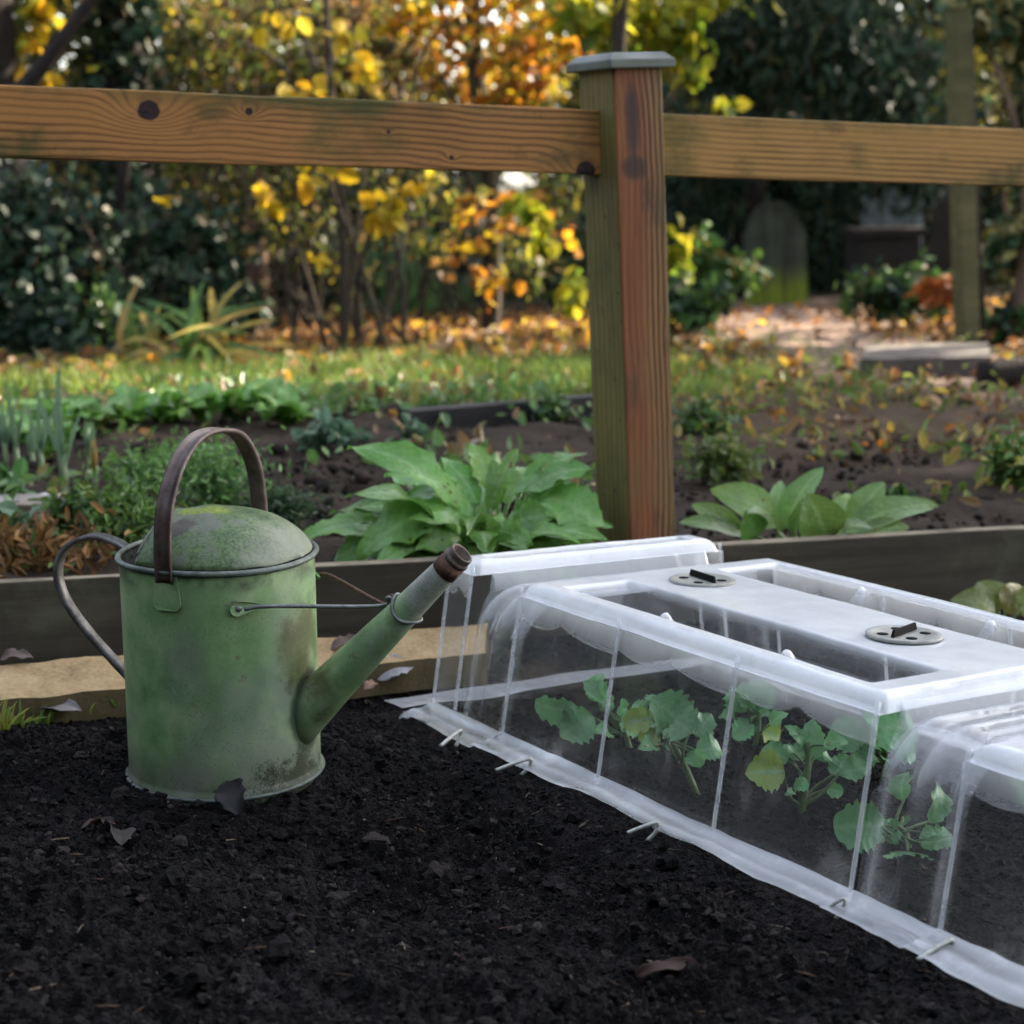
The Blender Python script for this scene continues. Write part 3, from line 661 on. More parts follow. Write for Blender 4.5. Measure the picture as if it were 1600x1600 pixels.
def section(a0, a1, parent, bays, h=CL_H, seed=0):
    ln = a1-a0; bay = ln/bays
    sec = None
    pb = PB(); a = np.linspace(a0, a1, max(8, int(ln/.0035))); t = np.concatenate([np.linspace(0, .12, 8), np.linspace(.15, .7, 16), np.linspace(.71, 1, 34)])
    P, mk = wall_pts(a, t, h, -1, bay, a0, seed); pb.pgrid(P, mk)
    sec = pb.done('cover_section', parent)
    pb = PB(); P, mk = wall_pts(a, t, h, 1, bay, a0, seed); pb.pgrid(P, mk); pb.done('side_wall', sec)
    # roof with two sunk panels
    A, B = np.meshgrid(np.linspace(a0, a1, max(12, int(ln/.0035))), np.concatenate([np.linspace(CL_I*(h-RR)/h-.0035, CL_I+.05, 26), np.linspace(CL_I+.052, BT-CL_I-.052, 86), np.linspace(BT-CL_I-.05, BT-CL_I*(h-RR)/h+.0035, 26)]), indexing='ij')
    Bq = np.clip(B, CL_I, BT-CL_I)
    c, solid, bm = roof_height(A, Bq, a0, a1, h)
    if bays > 1:
        bump = 0
        for k in range(1, bays):
            ak = a0 + k*bay + .018
            for sg in (-1, 1):
                bx = BT/2 + sg*CL_W*.5*.77
                q = np.exp(-((A-ak)/.010)**2)*np.exp(-np.abs((B-bx)/.024)**1.5); bump = np.maximum(bump, q)
        solid2 = np.maximum(solid, np.clip(bump*1.05, 0, 1))
        c = c - .036*(1-solid2)
    else:
        da = np.minimum(A-a0, a1-A); sl_ = sst(.016, .022, da)*(1-sst(.80, .84, bm)); solid2 = 1-sl_
        c = c - .016*sl_
    c = c + .0014*vn(A*9, B*9, None, 71+seed) + .00025*vn(A*40, B*40, None, 73+seed)
    mk = np.where(solid2 > .93, .86+.08*sst(.43, .3, bm), .05+.66*solid2**5) + .07*vn(A*9, B*9, None, 75+seed)
    pb = PB(); pb.pgrid(np.stack([A, B, c], -1), mk.clip(.05, .95)); pb.done('roof', sec)
    # ribs down both walls
    for k in range(bays+1):
        ak = min(max(a0+k*bay, a0+.003), a1-.003)
        for side in (-1, 1):
            cs = np.linspace(.004, h-.006, 24); b = CL_I*cs/h-.0045
            pts = np.stack([np.full(24, ak), b if side < 0 else BT-b, cs], -1)
            pb = PB(); pb.tube(pts, .0025, 10); pb.mk.append(np.full(pb.n, .26)); pb.done('rib', sec)
    skirt('', a0-.002, a1+.002, sec, 81+seed)
    return sec
def arch_profile(h, ins, r, n=20):
    """half tunnel section with round shoulders"""
    p = [(ins*0+.006+ins*c/h, c) for c in np.linspace(0, h-r, 24)]
    b0 = p[-1][0]; p += [(b0+r*(1-math.cos(t)), h-r+r*math.sin(t)) for t in np.linspace(0, PI/2, 22)[1:]]
    e = p[-1][0]; p += [(e+(BT-2*e)*k, h) for k in np.linspace(0, 1, 40)[1:-1]]
    q = [(BT-x, z) for x, z in p[:46]][::-1]
    return np.array(p[:len(p)]+q[0:])
def neck(a0, a1, parent, h, seed):
    pr = arch_profile(h, CL_I+.004, .068); a = np.linspace(a0-.001, a1+.001, 26)
    A = np.repeat(a[:, None], len(pr), 1); b = np.repeat(pr[None, :, 0], len(a), 0); c = np.repeat(pr[None, :, 1], len(a), 0)
    u = (A-a0)/(a1-a0); rg = .007*np.exp(-((u-.5)/.10)**2)+.005*np.exp(-((u-.12)/.06)**2)+.005*np.exp(-((u-.88)/.06)**2)
    cb = np.clip((b-BT/2)/(BT/2), -1, 1); b = b + rg*np.sign(cb)*np.clip((np.abs(cb)-.5)*3, 0, 1); c = c + rg*sst(.5, .95, c/h)
    mk = .03+.30*sst(.66, .97, c/h)+.22*np.exp(-((u-.5)/.09)**2)*sst(.4, .9, c/h)+.16*np.exp(-((u-.12)/.05)**2)+.16*np.exp(-((u-.88)/.05)**2)+.03*vn(A*30, c*12, None, seed)*sst(.3, .7, c/h)
    pb = PB(); pb.pgrid(np.stack([A, b, c], -1), mk.clip(.03, .7)); nk = pb.done('joint_arch', parent)
    # steps from the roof edges of the two sections down to the arch
    for ae, hh, sg in ((a0, CL_H, 1), (a1, CL_H, -1)):
        n = len(pr); top = []
        for (x, z) in pr:
            f = z/h; zz = z*(hh-RR*.6)/h; xx = CL_I*zz/hh if x < BT/2 else BT-CL_I*zz/hh
            if z > h-.069: # shoulders and roof: spread over the square corner
                k = (x-pr[24][0])/(BT-2*pr[24][0]); xx = CL_I+(BT-2*CL_I)*np.clip((k-.0), 0, 1)
                zz = np.where((xx-CL_I < .02) | (BT-CL_I-xx < .02), zz, hh-RR*.5)
            top.append((ae+sg*.0005, xx, float(zz)))
        inn = np.stack([np.full(n, ae+sg*.012), pr[:, 0], pr[:, 1]], -1); top = np.array(top)
        top[:, 1] = np.clip(top[:, 1], -.003, BT+.003)
        g = np.stack([top*(1-k)+inn*k for k in np.linspace(0, 1, 6)]); pb = PB(); pb.pgrid(g, .05+.35*sst(.7, .95, g[..., 2]/CL_H)); pb.done('joint_step', nk)
    skirt('', a0, a1, nk, seed+7)
def endwall(a, parent):
    pr = [(CL_I*c/CL_H, c) for c in np.linspace(0, CL_H-RR, 16)]; g = []
    for b, c in pr: g.append([(a-.01*(1-c/CL_H), b+(BT-2*b)*k, c) for k in np.linspace(0, 1, 20)])
    pb = PB(); pb.pgrid(np.array(g), .03); pb.done('end_wall', parent)
main = section(0, CL_L, cl, 3, seed=1)
neck(CL_L, CL_L+CL_G, cl, CL_H-.030, 201)
near = section(CL_L+CL_G, CL_L*2+CL_G, cl, 3, CL_H-.016, seed=2)
neck(-CL_G, 0, cl, CL_H-.030, 231)
EW = .062
far = section(-CL_G-EW, -CL_G, cl, 1, CL_H+.007, seed=3); endwall(-CL_G-EW, far); endwall(CL_L*2+CL_G, near)
def flange_end(a, parent):
    A, B = np.meshgrid(np.linspace(a-.052, a, 14), np.linspace(-.047, BT+.047, 70), indexing='ij')
    pb = PB(); pb.pgrid(np.stack([A, B, .0115+.003*vn(A*12, B*12, None, 5)], -1), .45); pb.done('ground_flange', parent)
flange_end(-CL_G-EW, far)
VENT = metal_mat('vent_grey_plastic', (.17, .17, .15), (.30, .30, .27), .5, 0, 60); BLK = Mat('black_plastic').pbr((.008, .008, .008), .8, spec=.1)
def vent(a, rot):
    b = BT/2; n = 40; mb = MB(); rows = []
    for r, z in [(.0415, 0), (.0415, .0022), (.040, .003), (.034, .003), (.033, .0022), (.001, .0022)]:
        rows.append([(a+r*math.cos(t), b+r*math.sin(t), CL_H+.0014+z) for t in np.linspace(0, 2*PI, n, endpoint=False)])
    mb.grid(np.array(rows), (1, 1, 1), True); v = mb.build('vent_disc', VENT, cl)
    mb = MB(); ca, sa_ = math.cos(rot), math.sin(rot)
    P = [(-.029, -.0022), (.029, -.0022), (.029, .0022), (-.029, .0022)]
    lo = [(a+x*ca-y*sa_, b+x*sa_+y*ca, CL_H+.004) for x, y in P]; hi = [(a+x*.92*ca-y*.6*sa_, b+x*.92*sa_+y*.6*ca, CL_H+.0120) for x, y in P]
    mb.add(lo+hi, [(3, 2, 1, 0), (4, 5, 6, 7)]+[(k, (k+1) % 4, 4+(k+1) % 4, 4+k) for k in range(4)]); bevel(mb.build('vent_fin', BLK, v, False), .0008)
    for s in range(4):
        t = rot+PI/4+s*PI/2; mb = MB()
        mb.tube([(a+.024*math.cos(t), b+.024*math.sin(t), CL_H+.0030), (a+.024*math.cos(t), b+.024*math.sin(t), CL_H+.0042)], .0062, 16); mb.build('vent_hole', BLK, v)
vent(.105, rad(-6)); vent(.455, rad(110))

# pegs through the skirt
def loc2w(a, b, c): return CL_O+a*CL_A+b*CL_B+c*CL_C
def w2l(p): d = np.array(p)-CL_O; return d@CL_A, d@CL_B, d@CL_C
pegs = [((688, 1166), (716, 1143), 'thin pale wire peg beside the far end of the cloche'), ((774, 1204), (822, 1187), 'soil-crusted wire peg just below the white joint rib of the cloche'),
        ((980, 1302), (1020, 1287), 'straight wire peg in the middle of the cloche skirt, half under soil'), ((1292, 1420), (1312, 1407), 'short dull peg almost sunk in soil near the third wall rib'),
        ((1434, 1500), (1480, 1471), 'large hooked steel peg nearest the camera on the cloche skirt')]
for k, (p0, p1, lb) in enumerate(pegs):
    def hit(px, py, cc):
        v = (at(px, py, 1)-Cv); tt = ((CL_O-Cv)@CL_C+cc)/(v@CL_C); return Cv+v*tt
    A = hit(*p0, .006); B = hit(*p1, .016); d = (B-A); L = np.linalg.norm(d); d /= L; up = CL_C
    mb = MB(); r = .0024 if k != 3 else .0019
    pts = [A, A*.67+B*.33+up*.0005, A*.33+B*.67+up*.0005, B, B+d*.005-up*.001, B+d*.0065-up*.006, B+d*.003-up*.011, B-d*.006-up*.017]
    mb.tube(bez(pts, 30), r, 8); tag(mb.build('ground_peg', PEGM), lb, 'peg', 'wire pegs holding the cloche skirt')

# ------------------------------------------------------------------ leaf blades
def blade(mb, base, tip, wid, nrm, sag=.1, prof='oval', ruffle=.06, fold=.12, lobes=0, col=(.05, .13, .03), rib=(.16, .26, .12), nu=18, nv=9, seed=0, curl=0.0):
    base, tip = np.array(base, float), np.array(tip, float); d = tip-base; L = np.linalg.norm(d); d = d/L; nrm = np.array(nrm, float); nrm -= d*(nrm@d); nrm /= np.linalg.norm(nrm); B = np.cross(nrm, d)
    u = np.linspace(0, 1, nu); v = np.linspace(-1, 1, nv)
    if prof == 'oval': w = np.sin(PI*np.clip(u, 0, 1)**.85)**.75
    elif prof == 'round': w = np.sqrt(np.clip(1-((u-.52)/.5)**2, 0, 1))
    elif prof == 'strap': w = np.clip(u*6, .25, 1)*(1-u**5)
    else: w = np.sin(PI*np.clip(u, 0, 1)**.6)**.7
    if lobes: w = w*(1+.11*np.sin(u*lobes*2*PI+seed)*np.clip(u*4, 0, 1)+.05*np.sin(u*lobes*4.6*PI+seed*2))
    P = np.zeros((nu, nv, 3)); C = np.zeros((nu, nv, 3))
    for i in range(nu):
        c = base+d*L*u[i] + nrm*(sag*L*4*u[i]*(1-u[i])) - nrm*curl*L*u[i]**3
        for j in range(nv):
            e = abs(v[j]); rf = ruffle*L*e**1.6*math.sin(u[i]*(11+3*math.sin(seed))+(2.1 if v[j] > 0 else 0)+seed*1.7)
            P[i, j] = c + B*v[j]*w[i]*wid/2 + nrm*(fold*wid*e*e*w[i]*.5+rf)
            k = 1.0 if e < .05 else (.35 if abs((u[i]*8+e*2.2) % 1-.5) < .16 and e > .1 and nv > 7 else 0)
            C[i, j] = np.array(col)*(1-k*.65)+np.array(rib)*k*.65
    mb.grid(P, C*(.9+.2*((seed*7919) % 13)/13))
def petiole(mb, a, b, r0, r1, bow, col=(.12, .2, .07)):
    a, b = np.array(a, float), np.array(b, float); mb.tube(bez([a, (a+b)/2+np.array(bow), b], 10), np.linspace(r0, r1, 10), 6, col)

# seedlings under the cloche: root pixel, leaves (base px, tip px, width m, depth offset)
SEED = [
 ('broccoli seedling lying over with its largest round leaf upright, left of the middle wall rib', (1092, 1248), (1015, 1118), [((1080, 1146), (1022, 1092), .055, .0), ((1022, 1122), (975, 1128), .03, -.01), ((1030, 1140), (998, 1158), .036, .0), ((1040, 1150), (1052, 1172), .03, .0), ((1088, 1178), (1128, 1170), .034, .01), ((1085, 1170), (1092, 1200), .026, -.01), ((1010, 1112), (990, 1098), .02, .01), ((1085, 1150), (1115, 1112), .034, .03)]),
 ('broccoli seedling with ragged upright shoot and yellowing round leaf left of the third rib', (1252, 1276), (1262, 1160), [((1226, 1206), (1166, 1206), .050, -.01), ((1232, 1188), (1190, 1172), .03, .01), ((1262, 1190), (1272, 1125), .032, .0), ((1310, 1208), (1362, 1196), .03, .0), ((1300, 1212), (1330, 1180), .03, .02), ((1236, 1186), (1250, 1165), .022, .02), ((1270, 1180), (1296, 1172), .026, .03), ((1262, 1220), (1240, 1232), .02, -.01), ((1290, 1232), (1318, 1238), .018, .0)]),
 ('broccoli seedling with four broad leaves close against the third wall rib', (1420, 1332), (1400, 1290), [((1378, 1290), (1306, 1292), .050, -.02), ((1384, 1298), (1412, 1296), .022, .0), ((1418, 1330), (1418, 1372), .050, -.03), ((1436, 1318), (1490, 1304), .034, .0), ((1452, 1286), (1466, 1222), .036, .02), ((1412, 1252), (1414, 1202), .03, .03), ((1410, 1276), (1416, 1296), .022, .02), ((1402, 1300), (1385, 1312), .022, 0)]),
 ('broccoli seedling with serrated leaf pointing left, farthest in the main cloche section', (985, 1172), (950, 1112), [((905, 1108), (836, 1100), .038, .0), ((928, 1120), (875, 1150), .048, -.01), ((948, 1098), (912, 1062), .034, .02), ((940, 1098), (932, 1052), .028, .03), ((966, 1118), (975, 1092), .024, .0), ((968, 1120), (1005, 1140), .036, .0), ((938, 1110), (958, 1086), .02, .02)]),
 ('small broccoli seedling with a yellow-green leaf behind the ragged shoot', (1180, 1172), (1182, 1110), [((1192, 1140), (1220, 1155), .034, .0), ((1178, 1110), (1190, 1062), .034, .0), ((1168, 1112), (1150, 1070), .04, .02), ((1184, 1132), (1160, 1142), .026, .0), ((1186, 1116), (1206, 1076), .022, .0), ((1175, 1130), (1145, 1152), .03, -.01)]),
 ('tall broccoli seedling with one very large green leaf behind the third wall rib', (1382, 1215), (1378, 1160), [((1352, 1150), (1428, 1128), .075, .0), ((1345, 1168), (1306, 1128), .042, .0), ((1370, 1184), (1325, 1190), .034, .0), ((1385, 1170), (1352, 1102), .036, .0), ((1395, 1172), (1432, 1178), .03, .0), ((1370, 1180), (1340, 1166), .03, .01)]),
 ('broccoli seedling cut off by the right edge, inside the nearest cloche section', (1640, 1262), (1632, 1225), [((1628, 1232), (1582, 1222), .03, .0), ((1632, 1240), (1592, 1250), .03, .0), ((1640, 1230), (1660, 1190), .04, .0), ((1640, 1240), (1690, 1240), .04, .0), ((1634, 1230), (1612, 1196), .026, .0)]),
]
for k, (lb, root, crown, lv) in enumerate(SEED):
    g = gnd(*root); dep = (g-Cv)@Fv; g = np.array([g[0], g[1], float(soil_z(np.array([g[0]]), np.array([g[1]]))[0])-.004])
    t = thing('seedling', lb, 'seedling', g, 'broccoli seedlings under the cloche')
    mb = MB(); cw = at(*crown, dep); ms = MB(); petiole(ms, (0, 0, 0), cw-g, .0042, .003, (.004, .002, .006), (.13, .2, .07))
    for j, (b, tp, wd, dz) in enumerate(lv):
        bw = at(*b, dep+dz*.6)-g; tw = at(*tp, dep+dz)-g
        st = (cw-g)*min(.9, .35+.1*j) if k not in (1,) else (cw-g)*.12
        petiole(ms, st, bw+(tw-bw)*.05, .0022, .0014, rng.normal(size=3)*.004)
        yl = (k, j) in ((1, 0), (4, 0), (0, 2), (0, 1))
        cl_ = np.array((.30, .42, .07) if yl else (.135, .34, .13))*rng.uniform(.75, 1.25)
        blade(mb, bw, tw, wd*rng.uniform(.85, 1.1), Vector((rng.normal()*.7, -1, .7+rng.normal()*.5)), rng.uniform(-.1, .2), 'round' if rng.random() < .6 else 'oval', .055, .34, 3+int(rng.integers(0, 4)), cl_, (.25, .4, .22), 34, 11, k*11+j, rng.uniform(.05, .3))
    for j in range(6):
        a_ = rng.uniform(0, 6.28); f_ = rng.uniform(.25, .95); d_ = np.array([math.cos(a_)*.7, math.sin(a_)*.5, rng.uniform(.0, .9)]); d_ /= np.linalg.norm(d_); st = (cw-g)*f_; bw = st+d_*rng.uniform(.012, .03); L_ = rng.uniform(.014, .03)
        petiole(ms, st, bw, .0014, .001, (0, 0, .002)); blade(mb, bw, bw+d_*L_, L_*rng.uniform(.6, 1), (d_[0]*-.3, -.7, .8), .12, 'oval', .07, .35, 4, np.array((.135, .33, .13))*rng.uniform(.7, 1.2), (.25, .4, .22), 20, 9, j+k, .2)
    mb.build('leaves', VEG, t); ms.build('stems', VEG, t)

# ------------------------------------------------------------------ fence, board, stone edging
RD = Vector((.93446094, .35200304, -.05363406)).normalized()
POSTB = (.206, 2.872, 0)
post = thing('fence_post', 'square reddish timber fence post with a grey cap, between two rails', 'fence post', (.1875, 2.872, .0))
post.matrix_world = Matrix.Translation(Vector(POSTB)) @ Matrix.Rotation(rad(-1.25), 4, 'Y') @ Matrix.Rotation(rad(32), 4, 'Z')
PG = post_mat('post_timber_green', ((.035, .026, .007), (.11, .083, .020), (.185, .145, .042))); PR = post_mat('post_timber_red', ((.028, .011, .004), (.115, .047, .013), (.21, .098, .028)), True)
hs = .0468; mb = MB(); zz = np.linspace(-.15, .872, 40); Q = []
for z in zz: Q.append([(x+.0012*vn(np.array([z*6.]), np.array([x*30.]), None, 3)[0], y+.0012*vn(np.array([z*5.]), np.array([y*30.]), None, 4)[0], z) for x, y in ((-hs, -hs), (hs, -hs), (hs, hs), (-hs, hs))])
mb.grid(np.array(Q), (1, 1, 1), True); mb.f += [(0, 3, 2, 1), tuple(mb.n-4+k for k in range(4))]
sh = mb.build('post_shaft', [PG, PR], post, False)
for p in sh.data.polygons:
    if p.center.y < -hs*.8: p.material_index = 1
bevel(sh, .004, 2)
mb = MB(); rows = []
for s_, z in [(.040, .866), (.0600, .866), (.0615, .868), (.0615, .878), (.0600, .880), (.050, .889), (.047, .890), (.001, .892)]:
    rows.append([(x*s_, y*s_, z) for x, y in ((-1, -1), (0, -1), (1, -1), (1, 0), (1, 1), (0, 1), (-1, 1), (-1, 0))])
mb.grid(np.array(rows), (1, 1, 1), True)
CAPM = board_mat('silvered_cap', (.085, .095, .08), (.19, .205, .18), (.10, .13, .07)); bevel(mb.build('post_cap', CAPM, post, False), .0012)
def beam(name, label, cat, p0, p1, height, thick, mat, holder=None, seg=60, wob=.0012, group=None):
    """a sawn timber from p0 to p1 (centres of the camera-side face), real thickness behind"""
    p0, p1 = Vector(p0), Vector(p1); d = (p1-p0); L = d.length; d.normalize(); n = Vector((0, 0, 1)).cross(d).normalized(); u = d.cross(n)
    mb = MB(); rows = []
    for k in range(seg+1):
        x = -L/2+L*k/seg; e = [wob*vn(np.array([x*7]), np.array([q*3.1]), None, 9)[0] for q in range(4)]
        rows.append([(x, e[0], -height/2+e[0]), (x, thick, -height/2+e[1]), (x, thick, height/2+e[2]), (x, e[3], height/2+e[3])])
    mb.grid(np.array(rows), (1, 1, 1), True); mb.f += [(3, 2, 1, 0), tuple(mb.n-4+k for k in range(4))]
    o = mb.build(name, mat, None, False); o.matrix_world = Matrix(((d.x, n.x, u.x, (p0.x+p1.x)/2), (d.y, n.y, u.y, (p0.y+p1.y)/2), (d.z, n.z, u.z, (p0.z+p1.z)/2), (0, 0, 0, 1)))
    bevel(o, .0025, 2); return tag(o, label, cat, group)
pc = Vector(at(975, 224, 2.80)); rl0 = pc - RD*1.75; rl1 = pc-RD*.012; rr0 = pc+RD*.0135; rr1 = pc+RD*1.5
# knots: x measured from the rail's centre
kx = lambda px: (Vector(at(px, 200, 2.55+.25*px/900))-(rl0+rl1)/2).dot(RD)
RL = rail_mat('rail_timber_knotty', [(kx(218), .022, .0165, 26), (kx(372), .026, .006, 16), (kx(905), -.044, .017, 24), (kx(690), -.03, .004, 6), (kx(590), .004, .003, 3)], wob=.7)
RRm = rail_mat('rail_timber_straight', [(2, 0, .01, 0)], ((.055, .026, .008), (.36, .19, .055)), .3, 640, .85)
beam('fence_rail', 'knotty brown fence rail running left from the post, dark round knot in it', 'fence rail', rl0, rl1, .0985, .045, RL, group='fence rails')
beam('fence_rail', 'straight-grained yellowish fence rail running right from the post', 'fence rail', rr0, rr1, .0965, .045, RRm, group='fence rails')
b0 = Vector((-1.25, board_y(-1.25), .0)); b1 = Vector((2.5, board_y(2.5), 0))
tz = lambda x: .1415-.0563*(x-.184)
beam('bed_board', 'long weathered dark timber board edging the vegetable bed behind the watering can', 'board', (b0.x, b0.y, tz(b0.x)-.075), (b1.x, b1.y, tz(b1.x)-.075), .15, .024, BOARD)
def slab_mat():
    M = Mat('sandstone'); n = M.noise(14, 5, .65); f = M.noise(160, 4, .7)
    c = M.ramp(n*.6+f*.4, [(.32, (.13, .09, .05)), (.5, (.31, .215, .11)), (.68, (.40, .30, .18))])
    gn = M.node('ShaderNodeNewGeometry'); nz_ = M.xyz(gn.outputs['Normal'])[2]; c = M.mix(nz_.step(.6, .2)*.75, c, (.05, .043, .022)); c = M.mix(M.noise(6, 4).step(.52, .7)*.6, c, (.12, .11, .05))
    return M.pbr(c, .85, bump=M.bump(n*.5+f*.5, .6, .004), spec=.2)
SAND = slab_mat()
def slab(name, label, corners, thick, mat, cat='edging stone', seed=0):
    P = np.array(corners, float); e = []
    n = 14; a, b, c, d = P
    mb = MB(); rows = []; K = np.linspace(0, 1, n)
    G = np.array([[(a*(1-u)+b*u)*(1-v)+(d*(1-u)+c*u)*v for u in np.linspace(0, 1, 40)] for v in K])
    G[..., 2] += .003*fbm(G[..., 0], G[..., 1], 20, 3, seed); G[..., :2] += .004*np.stack([vn(G[..., 0]*25, G[..., 1]*25, None, seed+1), vn(G[..., 0]*25, G[..., 1]*25, None, seed+2)], -1)
    mb.grid(G); lowr = G.copy(); lowr[..., 2] -= thick
    for ed in ((G[0], lowr[0]), (lowr[-1], G[-1]), (lowr[:, 0], G[:, 0]), (G[:, -1], lowr[:, -1])): mb.grid(np.array(ed))
    return tag(mb.build(name, mat, None, False), label, cat)
def sl(px, py, up=.022):
    for d in np.linspace(1.9, 3.2, 1500):
        p = at(px, py, d)
        if p[2] < float(zsoil(p[0], p[1]))+up: break
    return p
slab('edging_stone', 'long buff sandstone edging slab lying left of the watering can', [sl(-60, 1098), sl(345, 1066), sl(345, 1010), sl(-60, 1043)], .045, SAND, seed=5)
slab('edging_stone', 'buff sandstone edging slab seen under the can spout', [sl(350, 1064), sl(760, 1020), sl(760, 974), sl(350, 1010)], .045, SAND, seed=9)
#PART3
# ------------------------------------------------------------------ vegetables in the bed
def rosette(name, label, cat, root, dep, lv, col, rib, prof, lobes, ruffle, wscale=1.0, group=None, mat=VEG, extra=0, ex=(.12, .09)):
    g = at(*root, dep); g = np.array([g[0], g[1], float(zback(g[0], g[1]))])
    t = thing(name, label, cat, g, group); mb = MB(); ms = MB()
    for j, (b, tp, wd, dz, nrm, sag) in enumerate(lv):
        bw = at(*b, dep+dz*.4)-g; tw = at(*tp, dep+dz)-g
        petiole(ms, (rng.normal()*.012, rng.normal()*.012, .0), bw+(tw-bw)*.06, .0055, .0035, (bw)*np.array([.15, .15, -.1]), rib)
        cj = np.array(col)*rng.uniform(.8, 1.25)*np.array([rng.uniform(.85, 1.3), 1, 1])
        blade(mb, bw, tw, wd*wscale, nrm, sag, prof, ruffle, .16, lobes, cj, rib, 26, 13, j*3+len(label), .05)
    for j in range(extra):
        a = rng.uniform(0, 6.28); L = rng.uniform(.6, 1.1)*ex[0]; d = np.array([math.cos(a), math.sin(a), rng.uniform(.1, .9)]); b = d*.05
        blade(mb, b, b+d/np.linalg.norm(d)*L, ex[1]*rng.uniform(.6, 1), (d[0]*-.3, d[1]*-.3-.3, 1), .12, prof, ruffle, .15, lobes, np.array(col)*rng.uniform(.6, 1), rib, 20, 9, j, .2)
    mb.build('leaves', mat, t); ms.build('stems', mat, t); return t
UPF = (0, -.8, .8); UP = (0, -.35, 1); FR = (0, -1, .35)
KALE = [((740, 815), (548, 690), .085, -.02, (.3, -.6, .9), .14), ((715, 800), (556, 868), .105, -.10, (-.1, -.7, .9), .16), ((600, 822), (466, 842), .075, -.04, (-.2, -.5, 1), .1), ((735, 832), (650, 858), .065, -.12, (0, -.9, .6), .12),
 ((764, 800), (806, 700), .042, .0, (-.7, -1, .2), .05), ((772, 775), (736, 690), .055, .04, (.5, -1, .3), .08), ((806, 775), (916, 702), .06, .06, (-.2, -.6, 1), .10), ((818, 772), (926, 730), .065, -.02, (0, -.6, 1), .14), ((846, 778), (942, 822), .105, -.06, (.1, -.7, .8), .14),
 ((766, 830), (830, 846), .06, -.13, (0, -1, .6), .10), ((840, 812), (930, 848), .08, -.08, (0, -.9, .6), .08), ((690, 770), (600, 740), .075, .08, (.1, -.4, 1), .1), ((650, 830), (520, 872), .08, -.04, (-.2, -.8, .7), .1), ((790, 790), (850, 720), .06, .10, (-.2, -.6, .9), .1), ((700, 850), (610, 880), .07, -.10, (0, -1, .5), .1), ((800, 840), (880, 862), .06, -.10, (0, -1, .5), .1), ((800, 800), (838, 812), .06, -.03, (0, -1, .3), .05), ((712, 820), (690, 790), .06, .02, (0, -1, .4), .05), ((748, 790), (690, 712), .05, .03, (.5, -1, .5), .12), ((730, 800), (636, 770), .08, .0, (.1, -.6, 1), .16), ((720, 826), (600, 812), .085, -.06, (0, -.8, .8), .16), ((780, 790), (770, 716), .04, .02, (-.3, -1, .2), .06), ((825, 790), (905, 760), .075, .0, (-.1, -.8, .9), .16), ((800, 822), (868, 806), .07, -.08, (0, -.9, .7), .14), ((700, 842), (560, 876), .06, -.02, (0, -.7, .8), .1), ((676, 800), (560, 800), .06, .06, (0, -.5, 1), .14), ((840, 800), (930, 796), .07, .06, (0, -.5, 1), .12), ((742, 846), (745, 868), .06, -.14, (0, -1, .7), .1)]
rosette('kale_plant', 'large bushy kale plant with broad wavy green leaves left of the post', 'kale', (745, 862), 2.84, KALE, (.125, .295, .05), (.28, .44, .17), 'oval', 5, .042, .82, None, VEG, 34, (.18, .062))
CAB = [((1215, 822), (1112, 762), .066, -.02, (-.2, -.8, .8), .16), ((1228, 826), (1284, 728), .055, .02, (-.9, -.8, .3), .10), ((1292, 846), (1262, 772), .080, -.08, (0, -1, .35), .12), ((1206, 812), (1222, 750), .035, .05, (.2, -1, .3), .06), ((1320, 832), (1466, 784), .062, -.02, (.0, -.6, 1), .10), ((1326, 822), (1382, 752), .05, .03, (-.4, -1, .4), .08), ((1170, 836), (1062, 812), .040, -.03, (0, -.6, 1), .06), ((1160, 838), (1082, 786), .045, .02, (0, -.7, .8), .08), ((1240, 830), (1256, 778), .05, -.05, (.5, -1, .3), .08), ((1180, 840), (1165, 800), .05, -.08, (0, -1, .4), .1), ((1300, 836), (1330, 770), .05, .07, (0, -1, .4), .08), ((1340, 838), (1420, 822), .045, -.06, (0, -.7, .8), .08)]
rosette('spring_cabbage', 'spring cabbage with smooth upright rounded leaves right of the post', 'cabbage', (1250, 856), 3.02, CAB, (.13, .25, .05), (.26, .37, .14), 'oval', 0, .014, 1.05, None, VEG, 6, (.10, .05))
LOWL = [((1555, 958), (1494, 930), .055, -.02, (0, -.7, .8), .12), ((1560, 955), (1530, 905), .06, .03, (-.2, -.8, .8), .14), ((1570, 958), (1600, 912), .06, .02, (.2, -1, .4), .10), ((1590, 958), (1650, 920), .06, 0, UPF, .1)]
g_ = sl(1565, 985, .0); DB = float((g_-Cv)@Fv)
t = thing('border_plant', 'low plant with drooping yellow-green leaves in front of the bed board, beyond the cloche', 'plant', g_); mb = MB(); ms = MB()
for j, (b, tp, wd, dz, nrm, sag) in enumerate(LOWL):
    bw = at(*b, DB+dz*.4)-g_; tw = at(*tp, DB+dz)-g_; petiole(ms, (0, 0, -.01), bw, .003, .002, (0, 0, .002)); blade(mb, bw, tw, wd, nrm, sag, 'oval', .03, .2, 0, (.16, .2, .035) if j != 2 else (.2, .17, .04), (.25, .27, .1), 18, 9, j, .25)
mb.build('leaves', VEG, t); ms.build('stems', VEG, t)

